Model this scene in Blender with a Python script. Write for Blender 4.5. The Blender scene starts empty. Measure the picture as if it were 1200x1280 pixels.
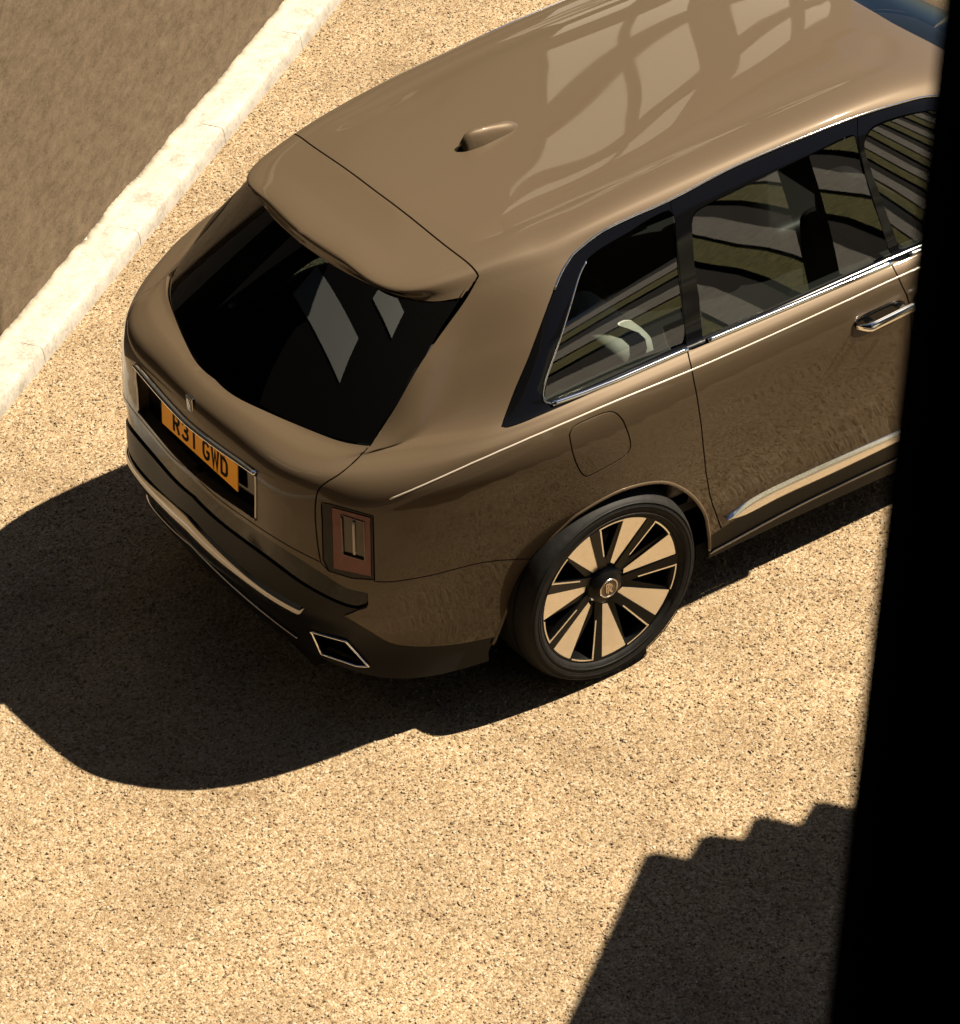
import bpy, bmesh, math, random
import numpy as np
from mathutils import Vector, Matrix
random.seed(4); rng = np.random.default_rng(4)
S_ = bpy.context.scene
# ---------------------------------------------------------------- camera (an upper-floor window looking down on the yard)
CAM = np.array([-5.24798393, -8.11072407, 7.34854706]); YAW, PITCH, ROLL, FPX = 0.98796761, 0.64068244, -0.03842904, 3973.80818
def cam_axes():
    f = np.array([math.cos(PITCH)*math.cos(YAW), math.cos(PITCH)*math.sin(YAW), -math.sin(PITCH)])
    r = np.array([math.sin(YAW), -math.cos(YAW), 0]); u = np.cross(r, f)
    return math.cos(ROLL)*r+math.sin(ROLL)*u, -math.sin(ROLL)*r+math.cos(ROLL)*u, f
cr, cu, cf = cam_axes()
cd = bpy.data.cameras.new('camera'); cam = bpy.data.objects.new('camera', cd); S_.collection.objects.link(cam); S_.camera = cam
M = Matrix(((cr[0], cu[0], -cf[0], CAM[0]), (cr[1], cu[1], -cf[1], CAM[1]), (cr[2], cu[2], -cf[2], CAM[2]), (0, 0, 0, 1)))
cam.matrix_world = M
cd.sensor_fit = 'VERTICAL'; cd.sensor_height = 24; cd.lens = FPX/1280*24; cd.clip_end = 2000; cd.clip_start = .02
cd.dof.use_dof = True; cd.dof.focus_distance = 12.3; cd.dof.aperture_fstop = 11
# ---------------------------------------------------------------- daylight
SUND = Vector((.70, -.205, 1.0)).normalized()     # towards the sun
w = bpy.data.worlds.new('World'); S_.world = w; w.use_nodes = True
nt = w.node_tree; bg = nt.nodes['Background']; sky = nt.nodes.new('ShaderNodeTexSky'); sky.sky_type = 'NISHITA'; sky.sun_disc = False
sky.sun_elevation = math.asin(SUND.z); sky.sun_rotation = math.atan2(SUND.x, SUND.y); sky.dust_density = .3; sky.air_density = .8; sky.ozone_density = 2.0
nt.links.new(sky.outputs[0], bg.inputs[0]); bg.inputs[1].default_value = .02
sl = bpy.data.lights.new('sun', 'SUN'); sl.energy = 4.6; sl.angle = math.radians(.53); sl.color = (1, .86, .66)
so = bpy.data.objects.new('sun', sl); S_.collection.objects.link(so); so.rotation_euler = SUND.to_track_quat('Z', 'Y').to_euler()
S_.view_settings.view_transform = 'Standard'; S_.view_settings.look = 'None'; S_.view_settings.exposure = 2.0; S_.view_settings.gamma = 1
S_.view_settings.use_curve_mapping = False
S_.cycles.max_bounces = 8; S_.cycles.transparent_max_bounces = 16
PAINT = (.063, .0455, .0285); PAINT_METAL = .15
STONES = 420000

# ---------------------------------------------------------------- the body shell as one smooth surface S(u, v)
# control rings of the right-hand half of the body shell, bottom to roof centre; (x forward, w half width, z up)
RINGS = [
# bottom
[(-1.065,0,.335),(-1.055,.30,.335),(-1.005,.57,.32),(-.865,.765,.275),(-.50,.852,.205),(0,.87,.19),(.45,.845,.185),(1.3,.84,.185),(2.2,.84,.185),(3.2,.905,.26),(3.85,.80,.27),(4.02,.42,.28),(4.06,0,.28)],
# z .42
[(-1.105,0,.42),(-1.09,.30,.42),(-1.0,.60,.42),(-.83,.765,.42),(-.50,.862,.42),(0,.905,.42),(.45,.875,.42),(1.3,.868,.42),(2.2,.868,.42),(3.2,.925,.42),(3.92,.83,.42),(4.10,.44,.42),(4.14,0,.42)],
# z .55
[(-1.14,0,.55),(-1.12,.30,.55),(-1.04,.62,.55),(-.85,.78,.55),(-.50,.875,.55),(0,.928,.55),(.45,.905,.55),(1.3,.893,.55),(2.2,.893,.55),(3.2,.945,.55),(3.94,.84,.55),(4.12,.44,.55),(4.16,0,.55)],
# z .72
[(-1.12,0,.72),(-1.10,.30,.72),(-1.05,.60,.72),(-.88,.788,.72),(-.50,.898,.73),(0,.957,.73),(.45,.945,.73),(1.3,.933,.73),(2.2,.933,.73),(3.2,.968,.73),(3.93,.85,.73),(4.10,.46,.73),(4.13,0,.73)],
# z .92
[(-1.10,0,.92),(-1.085,.30,.92),(-1.035,.60,.92),(-.875,.795,.92),(-.50,.925,.94),(0,.983,.94),(.45,.980,.94),(1.3,.974,.94),(2.2,.974,.94),(3.2,.985,.95),(3.90,.84,.96),(4.07,.46,.96),(4.10,0,.96)],
# z 1.05
[(-1.095,0,1.05),(-1.08,.30,1.05),(-1.02,.59,1.045),(-.86,.785,1.055),(-.50,.945,1.085),(0,.993,1.11),(.45,.993,1.11),(1.3,.993,1.12),(2.2,.993,1.12),(3.2,.97,1.12),(3.88,.80,1.11),(4.04,.45,1.11),(4.07,0,1.11)],
# crease / bustle edge
[(-1.075,0,1.115),(-1.055,.30,1.115),(-.985,.60,1.108),(-.82,.76,1.125),(-.50,.925,1.165),(0,.978,1.192),(.45,.978,1.194),(1.3,.98,1.205),(2.2,.975,1.20),(3.2,.93,1.19),(3.84,.74,1.17),(4.00,.42,1.17),(4.02,0,1.17)],
# shoulder top
[(-1.03,0,1.15),(-1.0,.30,1.15),(-.91,.61,1.140),(-.74,.722,1.162),(-.47,.890,1.198),(0,.945,1.222),(.45,.946,1.224),(1.3,.948,1.236),(2.2,.935,1.23),(2.9,.85,1.215),(3.5,.62,1.20),(3.75,.35,1.22),(3.8,0,1.235)],
# window base
[(-.965,0,1.170),(-.925,.28,1.170),(-.785,.67,1.170),(-.63,.740,1.190),(-.40,.875,1.222),(0,.912,1.240),(.45,.913,1.242),(1.3,.915,1.250),(2.15,.895,1.245),(2.55,.78,1.24),(2.80,.55,1.25),(2.90,.30,1.265),(2.93,0,1.27)],
# mid glass
[(-.80,0,1.38),(-.765,.26,1.38),(-.60,.635,1.36),(-.44,.684,1.38),(-.20,.780,1.42),(.03,.812,1.43),(.45,.813,1.44),(1.3,.819,1.46),(1.98,.80,1.45),(2.23,.69,1.45),(2.42,.48,1.475),(2.50,.25,1.49),(2.52,0,1.495)],
# glass top
[(-.60,0,1.575),(-.58,.24,1.573),(-.455,.52,1.560),(-.29,.605,1.575),(-.06,.665,1.595),(.13,.682,1.61),(.5,.692,1.645),(1.3,.705,1.675),(1.80,.68,1.655),(1.96,.56,1.655),(2.00,.38,1.685),(2.00,.20,1.70),(2.0,0,1.705)],
# roof cant
[(-.60,0,1.615),(-.58,.25,1.612),(-.49,.50,1.595),(-.25,.575,1.625),(-.04,.61,1.645),(.15,.625,1.665),(.5,.635,1.695),(1.3,.645,1.73),(1.75,.61,1.70),(1.86,.51,1.700),(1.87,.34,1.722),(1.86,.18,1.735),(1.855,0,1.738)],
# roof inner
[(-.44,0,1.645),(-.43,.20,1.643),(-.38,.38,1.635),(-.18,.46,1.655),(0,.48,1.675),(.18,.49,1.69),(.5,.50,1.72),(1.3,.50,1.755),(1.60,.47,1.745),(1.70,.38,1.745),(1.76,.26,1.748),(1.79,.13,1.75),(1.80,0,1.75)],
# roof centre
[(-.20,0,1.675),(-.17,0,1.68),(-.12,0,1.685),(.0,0,1.695),(.1,0,1.70),(.24,0,1.71),(.5,0,1.74),(1.2,0,1.775),(1.35,0,1.775),(1.42,0,1.774),(1.46,0,1.773),(1.50,0,1.772),(1.55,0,1.771)],
]
CP = np.array(RINGS, float)
NV, NU = CP.shape[:2]
def _spl_nat(t, Y):
    n=len(t); h=np.diff(t); A=np.zeros((n,n)); B=np.zeros_like(Y); A[0,0]=A[-1,-1]=1
    for i in range(1,n-1):
        A[i,i-1]=h[i-1]; A[i,i]=2*(h[i-1]+h[i]); A[i,i+1]=h[i]
        B[i]=6*((Y[i+1]-Y[i])/h[i]-(Y[i]-Y[i-1])/h[i-1])
    return np.linalg.solve(A,B)
_ch = np.linalg.norm(np.diff(CP[:12],axis=1),axis=2).mean(0)
UK = np.concatenate([[0],np.cumsum(_ch)])
full_t = np.concatenate([-UK[:0:-1],UK])
full = np.concatenate([CP[:,:0:-1]*np.array([1,-1,1]),CP],axis=1)   # (NV, 2NU-1, 3)
M2 = np.stack([_spl_nat(full_t, full[r]) for r in range(NV)])
VKc = np.linalg.norm(np.diff(CP[:,3:9],axis=0),axis=2).mean(1)
VK = np.concatenate([[0],np.cumsum(VKc)])
def rings_at(u):     # u in index units 0..NU-1 (signed) -> (NV, n, 3)
    u=np.atleast_1d(u); s=np.sign(u)+(u==0); a=np.abs(u)
    t=np.interp(a,np.arange(NU),UK); off=NU-1
    i=np.clip(np.searchsorted(UK,t,side='right')-1,0,NU-2)
    h=UK[i+1]-UK[i]; A=(UK[i+1]-t)/h; B=1-A; i=i+off
    P=(A[None,:,None]*full[:,i]+B[None,:,None]*full[:,i+1]
       +((A**3-A)*h*h/6)[None,:,None]*M2[:,i]+((B**3-B)*h*h/6)[None,:,None]*M2[:,i+1])
    P=P.copy(); P[-1,:,1]=0
    return P, s
def surf(u, v):      # arrays -> points (n,3), right side is y<0 for u>=0
    u=np.atleast_1d(np.asarray(u,float)); v=np.atleast_1d(np.asarray(v,float))
    P,s=rings_at(u)
    d=np.diff(P,axis=0)/VKc[:,None,None]
    m=np.zeros_like(P); w=VKc
    a,b=d[:-1],d[1:]; w1=(2*w[1:]+w[:-1])[:,None,None]; w2=(w[1:]+2*w[:-1])[:,None,None]
    same=(a*b)>1e-12
    with np.errstate(divide='ignore',invalid='ignore'):
        hm=(w1+w2)/(w1/a+w2/b)
    m[1:-1]=np.where(same,hm,0.0)
    avg=(a*w[1:,None,None]+b*w[:-1,None,None])/(w[1:]+w[:-1])[:,None,None]
    m[1:-1]=.35*avg+.65*m[1:-1]
    m[0]=d[0]; m[-1]=d[-1]; m[-1,:,2]=0
    i=np.clip(v.astype(int),0,NV-2); f=v-i; k=np.arange(len(u))
    h=VKc[i][:,None]; f=f[:,None]
    p0,p1,m0,m1=P[i,k],P[i+1,k],m[i,k]*h,m[i+1,k]*h
    Q=(2*f**3-3*f**2+1)*p0+(f**3-2*f**2+f)*m0+(-2*f**3+3*f**2)*p1+(f**3-f**2)*m1
    Q[:,1]*=-s
    au=np.abs(u); Q[:,2]-=.006*np.exp(-((v-12.0)/.11)**2)*np.clip((au-2.9)/.5,0,1)*np.clip((9.6-au)/.6,0,1)   # shallow ditch along the roof side
    # u sign: negative u mirrors
    return Q
def surf_s(u,v):
    u=np.atleast_1d(np.asarray(u,float))
    Q=surf(np.abs(u),v); Q[:,1]=np.where(u<0,-Q[:,1],Q[:,1]); return Q

def _basis(x, y): return np.stack([np.ones_like(x), x, x**2, x**3, x**4, y**2, x*y**2, x**2*y**2, y**4, x*y**4], 1)
_uu, _vv = np.meshgrid(np.linspace(.5, 10.5, 90), np.linspace(11.95, 12.95, 12)); _q = surf_s(_uu.ravel(), _vv.ravel())
_q = _q[(_q[:, 0] > -.28)]; _cf = np.linalg.lstsq(_basis(_q[:, 0], _q[:, 1]), _q[:, 2], rcond=None)[0]
_ss0 = surf_s
def surf_s(u, v):      # the roof skin is eased onto one fair polynomial sheet
    Q = _ss0(u, v); v = np.atleast_1d(np.asarray(v, float)); au = np.abs(np.atleast_1d(np.asarray(u, float)))
    t = np.clip((v-12.02)/.5, 0, 1); w_ = t*t*(3-2*t); t = np.clip((Q[:, 0]+.36)/.16, 0, 1); w_ = w_*t*t*(3-2*t)
    Q[:, 2] = Q[:, 2]*(1-w_)+(_basis(Q[:, 0], Q[:, 1])@_cf)*w_
    return Q

# outlines of panels, panes and lamps on that surface, in its own (u, v)
FE = {
 'topcut': [[0.0,12.571],[0.155,12.565],[0.303,12.553],[0.442,12.538],[0.574,12.522],[0.705,12.508],[0.838,12.497],[0.981,12.49],[1.129,12.489],[1.292,12.491],[1.451,12.489],[1.584,12.477],[1.689,12.46],[1.775,12.438],[1.845,12.415],[1.906,12.39],[1.958,12.364],[2.007,12.337],[2.066,12.31],[2.121,12.284],[2.172,12.257],[2.22,12.229],[2.266,12.202],[2.31,12.175],[2.352,12.148],[2.393,12.12],[2.434,12.093],[2.473,12.065],[2.512,12.037],[2.551,12.009],[2.59,11.935],[2.63,11.845],[2.67,11.755],[2.709,11.665],[2.748,11.572],[2.786,11.474],[2.824,11.37],[2.863,11.256],[2.906,11.127],[2.956,10.95],[3.02,10.575]],
 'cut_a': [[3.02,10.575],[3.003,10.414],[2.982,10.257],[2.958,10.098],[2.932,9.979],[2.9,9.924],[2.859,9.867],[2.807,9.807],[2.745,9.745],[2.673,9.683],[2.596,9.621],[2.517,9.561],[2.453,9.502],[2.398,9.446],[2.344,9.39],[2.294,9.334],[2.247,9.276],[2.204,9.214],[2.167,9.147],[2.136,9.074],[2.111,8.991],[2.084,8.902],[2.051,8.812],[2.014,8.72],[1.984,8.627],[1.96,8.531],[1.94,8.435],[1.93,8.336],[1.931,8.237],[1.949,8.137],[1.989,8.037]],
 'cut_b': [[1.989,8.037],[2.001,8.001],[2.049,7.838],[2.18,7.611],[2.448,7.23],[2.525,7.028],[2.542,6.885],[2.544,6.762],[2.54,6.648],[2.53,6.538],[2.517,6.431],[2.502,6.324],[2.485,6.214],[2.464,6.099],[2.439,5.984],[2.412,5.896],[2.385,5.808],[2.362,5.718],[2.343,5.627],[2.328,5.545],[2.316,5.473],[2.308,5.404],[2.302,5.327],[2.299,5.232],[2.298,5.107],[2.298,4.974],[2.299,4.879],[2.298,4.773],[2.296,4.658],[2.293,4.537],[2.289,4.412],[2.287,4.279],[2.287,4.137],[2.292,3.996],[2.3,3.89],[2.309,3.793],[2.318,3.709],[2.326,3.637],[2.334,3.573],[2.343,3.515],[2.351,3.46],[2.359,3.405],[2.367,3.347]],
 'tg_bottom': [[2.367,3.347],[2.289,3.38],[2.21,3.407],[2.128,3.43],[2.04,3.452],[1.959,3.472],[1.882,3.491],[1.792,3.508],[1.689,3.517],[1.571,3.516],[1.443,3.507],[1.306,3.491],[1.169,3.471],[1.033,3.452],[0.892,3.436],[0.752,3.427],[0.618,3.425],[0.486,3.431],[0.357,3.446],[0.225,3.471],[0.086,3.504],[-0.057,3.537],[-0.202,3.565],[-0.341,3.588],[-0.465,3.603],[-0.566,3.617],[-0.646,3.632],[-0.712,3.65],[-0.77,3.668],[-0.829,3.687],[-0.895,3.707]],
 'rwb': [[1.989,8.037],[1.938,8.039],[1.895,8.037],[1.853,8.032],[1.813,8.028],[1.774,8.022],[1.735,8.019],[1.697,8.016],[1.663,8.014],[1.628,8.012],[1.59,8.011],[1.546,8.01],[1.493,8.008],[1.427,8.004],[1.351,7.992],[1.267,7.958],[1.179,7.919],[1.091,7.877],[1.005,7.84],[0.913,7.805],[0.819,7.77],[0.722,7.738],[0.624,7.712],[0.525,7.696],[0.424,7.694],[0.324,7.707],[0.225,7.73],[0.125,7.762],[0.024,7.796],[-0.081,7.828],[-0.19,7.855],[-0.301,7.878],[-0.413,7.905],[-0.523,7.932],[-0.63,7.955],[-0.733,7.97],[-0.831,7.974]],
 'spo': [[2.801,9.901],[2.71,9.906],[2.618,9.908],[2.525,9.908],[2.438,9.907],[2.357,9.908],[2.279,9.91],[2.205,9.914],[2.135,9.918],[2.067,9.923],[1.999,9.928],[1.951,9.933],[1.901,9.939],[1.851,9.944],[1.803,9.949],[1.753,9.954],[1.7,9.961],[1.639,9.97],[1.568,9.982],[1.484,9.992],[1.385,9.996],[1.275,9.996],[1.156,9.993],[1.028,9.991],[0.881,9.992],[0.712,9.995],[0.521,9.997],[0.309,9.996],[0.085,9.992],[-0.136,9.99],[-0.344,9.989],[-0.547,9.993],[-0.753,9.998],[-0.956,9.997],[-1.139,9.984],[-1.318,9.942],[-1.476,9.887],[-1.592,9.842],[-1.672,9.811],[-1.423,10.926],[-1.445,11.027],[-1.478,11.067],[-1.53,11.085]],
 'coach': [[3.178,4.985],[3.291,5.167],[3.399,5.315],[3.524,5.45],[3.691,5.596],[3.911,5.757],[4.137,5.913],[4.361,6.04],[4.593,6.101],[4.84,6.058],[5.114,5.975],[5.411,5.92],[5.717,5.889],[6.009,5.883],[6.16,5.886],[6.306,5.894],[6.445,5.902],[6.583,5.916],[6.718,5.94],[6.842,5.968],[6.945,5.992],[7.019,6.01],[7.072,6.021],[7.115,6.028],[7.163,6.039]],
 'light_out': [[2.383,4.855],[2.436,4.85],[2.487,4.842],[2.538,4.833],[2.715,4.765],[2.887,4.676],[3.038,4.562]],
 'light_out2': [[3.038,4.562],[3.038,4.09],[3.04,3.722],[3.044,3.382],[3.043,3.033]],
 'light_out3': [[3.043,3.033],[2.968,3.056],[2.873,3.071],[2.777,3.08],[2.679,3.124],[2.578,3.161],[2.475,3.192]],
 'light_out4': [[2.475,3.192],[2.457,3.246],[2.439,3.3],[2.42,3.353],[2.401,3.405],[2.393,3.698],[2.383,4.005],[2.387,4.431],[2.383,4.855]],
 'lens': [[2.529,4.763],[2.631,4.729],[2.732,4.688],[2.83,4.639],[2.928,4.584],[3.017,4.519],[3.015,4.174],[3.015,3.876],[3.017,3.626],[3.018,3.379],[3.017,3.127],[2.929,3.169],[2.834,3.204],[2.739,3.232],[2.641,3.255],[2.542,3.272],[2.539,3.523],[2.532,3.774],[2.526,4.047],[2.529,4.407],[2.529,4.763]],
 'lightbar': [[2.809,4.4],[2.807,4.085],[2.81,3.833],[2.815,3.608]],
 'lens_mid': [[2.656,4.587],[2.714,4.556],[2.772,4.522],[2.829,4.486],[2.886,4.447],[2.942,4.406],[2.941,4.179],[2.941,3.967],[2.943,3.8],[2.945,3.637],[2.947,3.475],[2.892,3.503],[2.837,3.528],[2.782,3.551],[2.726,3.572],[2.67,3.592],[2.665,3.755],[2.659,3.922],[2.656,4.124],[2.656,4.355],[2.656,4.587]],
 'bar': [[-1.098,4.825],[-0.986,4.804],[-0.87,4.779],[-0.758,4.757],[-0.644,4.739],[-0.525,4.732],[-0.397,4.738],[-0.262,4.754],[-0.124,4.774],[0.015,4.793],[0.153,4.807],[0.293,4.818],[0.433,4.826],[0.579,4.835],[0.733,4.849],[0.895,4.868],[1.058,4.892],[1.213,4.917],[1.364,4.93]],
 'rec_right': [[1.364,4.93],[1.362,4.551],[1.342,4.156],[1.335,3.851],[1.332,3.606]],
 'rec_bot': [[1.332,3.606],[1.167,3.583],[1.001,3.556],[0.825,3.535],[0.659,3.52],[0.503,3.512],[0.357,3.51],[0.216,3.512],[0.077,3.514],[-0.063,3.513],[-0.202,3.512],[-0.338,3.513],[-0.466,3.52],[-0.579,3.541],[-0.676,3.577],[-0.761,3.625],[-0.839,3.68],[-0.917,3.737],[-1.0,3.792]],
 'bc_top': [[-1.307,3.145],[-1.224,3.06],[-1.146,2.966],[-1.067,2.866],[-0.977,2.777],[-0.868,2.705],[-0.742,2.654],[-0.602,2.621],[-0.452,2.598],[-0.299,2.581],[-0.146,2.562],[0.002,2.538],[0.143,2.506],[0.283,2.468],[0.426,2.428],[0.569,2.389],[0.71,2.352],[0.847,2.323],[0.977,2.301],[1.09,2.29],[1.197,2.287],[1.3,2.287],[1.398,2.286],[1.49,2.282],[1.576,2.272],[1.656,2.257],[1.73,2.24],[1.8,2.223],[1.866,2.2],[1.927,2.169],[1.984,2.128]],
 'bc_bot': [[1.851,1.757],[1.792,1.797],[1.731,1.82],[1.664,1.83],[1.591,1.832],[1.508,1.827],[1.411,1.816],[1.296,1.789],[1.164,1.741],[1.02,1.685],[0.856,1.637],[0.692,1.606],[0.534,1.597],[0.377,1.612],[0.211,1.637],[0.039,1.666],[-0.136,1.691],[-0.308,1.712],[-0.464,1.743],[-0.593,1.804],[-0.701,1.896],[-0.798,2.003],[-0.887,2.083],[-0.968,2.161],[-1.038,2.23],[-1.093,2.293],[-1.134,2.358],[-1.166,2.422],[-1.193,2.486],[-1.221,2.55],[-1.256,2.614]],
 'pad_top': [[2.943,2.683],[2.897,2.713],[2.851,2.738],[2.805,2.76],[2.758,2.784],[2.71,2.815],[2.659,2.855],[2.609,2.902],[2.56,2.954],[2.508,3.009],[2.449,3.062],[2.38,3.119],[2.294,3.178],[2.188,3.239],[2.059,3.298],[1.933,3.348],[1.805,3.387],[1.655,3.406],[1.489,3.407],[1.307,3.39],[1.113,3.362],[0.917,3.34],[0.721,3.332],[0.536,3.336],[0.358,3.35],[0.176,3.374],[-0.02,3.401],[-0.229,3.419],[-0.439,3.428],[-0.634,3.434],[-0.795,3.439],[-0.908,3.45],[-0.979,3.468],[-1.02,3.489],[-1.045,3.513],[-1.071,3.536],[-1.109,3.559]],
 'pad_bot': [[2.943,2.683],[2.934,2.61],[2.926,2.529],[2.918,2.447],[2.907,2.373],[2.89,2.312],[2.865,2.272],[2.833,2.25],[2.794,2.24],[2.751,2.242],[2.701,2.257],[2.647,2.286],[2.588,2.326],[2.521,2.38],[2.445,2.445],[2.36,2.514],[2.269,2.584],[2.172,2.65],[2.072,2.711],[1.979,2.766],[1.904,2.817],[1.822,2.866],[1.728,2.908],[1.618,2.941],[1.482,2.957],[1.316,2.949],[1.127,2.926],[0.93,2.907],[0.729,2.904],[0.54,2.914],[0.364,2.935],[0.194,2.967],[0.019,3.0],[-0.163,3.022],[-0.348,3.036],[-0.527,3.043],[-0.689,3.05],[-0.823,3.061],[-0.928,3.084],[-1.012,3.113],[-1.079,3.147],[-1.146,3.182],[-1.222,3.216]],
 'bseam': [[3.042,2.997],[3.068,2.989],[3.092,2.977],[3.115,2.965],[3.142,2.952],[3.173,2.942],[3.211,2.933],[3.257,2.925],[3.308,2.916],[3.365,2.904],[3.425,2.891],[3.49,2.876],[3.558,2.86],[3.63,2.846],[3.708,2.835],[3.79,2.823],[3.874,2.806],[3.959,2.781],[4.034,2.746],[4.101,2.698],[4.169,2.641],[4.238,2.576],[4.308,2.508],[4.379,2.439],[4.45,2.372]],
 'paint_low': [[4.141,0.485],[4.089,0.505],[4.036,0.524],[3.979,0.542],[3.911,0.561],[3.845,0.579],[3.781,0.599],[3.72,0.62],[3.662,0.639],[3.605,0.659],[3.55,0.68],[3.494,0.703],[3.437,0.728],[3.379,0.754],[3.319,0.781],[3.26,0.81],[3.202,0.841],[3.147,0.876],[3.096,0.918],[3.05,0.969],[3.009,1.048],[2.96,1.156],[2.91,1.27],[2.862,1.383],[2.815,1.49],[2.768,1.593],[2.723,1.694],[2.679,1.794],[2.635,1.891],[2.591,1.986],[2.546,2.057]],
 'trimline': [[-1.011,2.037],[-0.933,2.003],[-0.869,1.947],[-0.808,1.887],[-0.736,1.832],[-0.637,1.793],[-0.498,1.775],[-0.317,1.77],[-0.115,1.749],[0.086,1.697],[0.274,1.617],[0.449,1.528],[0.608,1.447],[0.763,1.381],[0.921,1.324],[1.068,1.271],[1.196,1.208],[1.307,1.123],[1.401,1.012],[1.479,0.938],[1.545,0.876],[1.602,0.821],[1.656,0.768],[1.71,0.709],[1.769,0.636]],
 'exh': [[1.96,1.222],[2.054,1.202],[2.159,1.167],[2.262,1.121],[2.363,1.066],[2.463,1.002],[2.533,0.851],[2.611,0.699],[2.693,0.551],[2.778,0.411],[2.862,0.28],[2.829,0.272],[2.795,0.264],[2.762,0.254],[2.729,0.243],[2.696,0.231],[2.591,0.251],[2.485,0.266],[2.377,0.275],[2.266,0.275],[2.152,0.266],[2.095,0.453],[2.042,0.649],[1.998,0.833],[1.972,0.991],[1.96,1.222]],
 'flap': [[4.643,5.432],[4.653,5.497],[4.661,5.566],[4.672,5.629],[4.69,5.677],[4.716,5.705],[4.749,5.718],[4.785,5.722],[4.82,5.72],[4.857,5.718],[4.897,5.712],[4.934,5.696],[4.966,5.663],[4.991,5.616],[5.01,5.557],[5.026,5.483],[5.042,5.39],[5.057,5.274],[5.072,5.135],[5.086,4.984],[5.1,4.887],[5.115,4.771],[5.131,4.64],[5.145,4.51],[5.155,4.403],[5.159,4.323],[5.159,4.263],[5.154,4.214],[5.145,4.17],[5.135,4.132],[5.121,4.103],[5.101,4.078],[5.07,4.052],[5.02,4.021],[4.956,3.99],[4.893,3.966],[4.845,3.949],[4.816,3.939],[4.798,3.934],[4.786,3.941],[4.771,3.965],[4.754,4.014],[4.737,4.095],[4.721,4.193],[4.705,4.302],[4.689,4.427],[4.673,4.567],[4.66,4.708],[4.651,4.836],[4.645,4.948],[4.642,5.093],[4.642,5.266],[4.643,5.432]],
 'arch': [[4.101,0.212],[4.111,0.259],[4.119,0.301],[4.129,0.346],[4.14,0.4],[4.154,0.473],[4.172,0.568],[4.193,0.682],[4.215,0.807],[4.238,0.936],[4.261,1.102],[4.284,1.308],[4.309,1.521],[4.335,1.733],[4.361,1.937],[4.386,2.093],[4.41,2.225],[4.433,2.352],[4.457,2.472],[4.482,2.581],[4.506,2.678],[4.531,2.759],[4.556,2.826],[4.582,2.883],[4.608,2.936],[4.634,2.988],[4.658,3.032],[4.679,3.072],[4.701,3.108],[4.73,3.143],[4.77,3.178],[4.823,3.218],[4.887,3.26],[4.96,3.297],[5.035,3.321],[5.109,3.325],[5.184,3.308],[5.264,3.275],[5.347,3.225],[5.428,3.159],[5.505,3.08],[5.576,2.98],[5.644,2.847],[5.709,2.697],[5.772,2.536],[5.833,2.371],[5.891,2.199],[5.947,2.018],[6.0,1.764],[6.025,1.502],[6.046,1.256],[6.063,1.031],[6.075,0.894],[6.083,0.778],[6.09,0.674],[6.096,0.582],[6.101,0.502],[6.104,0.433],[6.106,0.37],[6.108,0.314],[6.109,0.26],[6.111,0.211],[6.112,0.168],[6.113,0.128],[6.114,0.089],[6.115,0.048]],
 'rcut': [[5.81,7.571],[5.79,7.15],[5.777,6.797],[5.766,6.485],[5.757,6.166],[5.754,5.869],[5.756,5.625],[5.762,5.366],[5.771,5.071],[5.785,4.857],[5.801,4.665],[5.819,4.465],[5.837,4.26],[5.855,4.05],[5.872,3.865],[5.89,3.681],[5.911,3.49],[5.935,3.295],[5.96,3.1],[5.986,2.892],[6.007,2.662],[6.023,2.429],[6.039,2.196],[6.056,1.955],[6.075,1.639],[6.095,1.323],[6.116,1.025],[6.134,0.855],[6.151,0.712],[6.165,0.589],[6.176,0.485],[6.184,0.406],[6.188,0.348],[6.191,0.304],[6.193,0.266],[6.195,0.228],[6.198,0.183]],
 'fcut': [[6.976,7.521],[6.972,7.139],[6.969,6.816],[6.967,6.543],[6.967,6.287],[6.968,6.019],[6.972,5.833],[6.978,5.672],[6.984,5.523],[6.991,5.376],[6.999,5.226],[7.006,5.066],[7.013,4.942],[7.02,4.854],[7.027,4.772],[7.033,4.688],[7.04,4.589],[7.048,4.465],[7.056,4.303],[7.066,4.088],[7.077,3.858],[7.091,3.607],[7.106,3.333],[7.121,3.06],[7.135,2.78],[7.148,2.503],[7.16,2.225],[7.17,1.943],[7.18,1.592],[7.188,1.274],[7.194,1.006],[7.199,0.876],[7.203,0.775],[7.207,0.691],[7.21,0.615],[7.214,0.539],[7.217,0.458]],
 'dlo_bot': [[4.1,7.624],[4.118,7.584],[4.133,7.533],[4.148,7.478],[4.165,7.433],[4.187,7.406],[4.217,7.395],[4.249,7.399],[4.281,7.402],[4.319,7.416],[4.371,7.44],[4.447,7.468],[4.556,7.485],[4.709,7.476],[4.902,7.442],[5.12,7.415],[5.354,7.419],[5.59,7.441],[5.811,7.464],[6.008,7.471],[6.11,7.461],[6.21,7.437],[6.308,7.404],[6.402,7.367],[6.494,7.333],[6.585,7.3],[6.675,7.268],[6.76,7.24],[6.84,7.218],[6.912,7.204],[6.974,7.198],[7.025,7.202],[7.067,7.213],[7.101,7.229],[7.132,7.248],[7.163,7.268],[7.197,7.286]],
 'dlo_back': [[4.1,7.624],[4.066,8.015],[4.05,8.103],[4.038,8.183],[4.031,8.258],[4.028,8.328],[4.028,8.397],[4.032,8.462],[4.039,8.522],[4.048,8.582],[4.059,8.645],[4.073,8.716],[4.088,8.799],[4.105,8.905],[4.125,9.035],[4.147,9.178],[4.169,9.32],[4.194,9.45],[4.224,9.556],[4.253,9.635],[4.281,9.696],[4.306,9.743],[4.333,9.782],[4.362,9.817],[4.401,9.854],[4.447,9.891],[4.498,9.922],[4.55,9.95],[4.602,9.976],[4.653,10.006],[4.704,10.088]],
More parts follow.
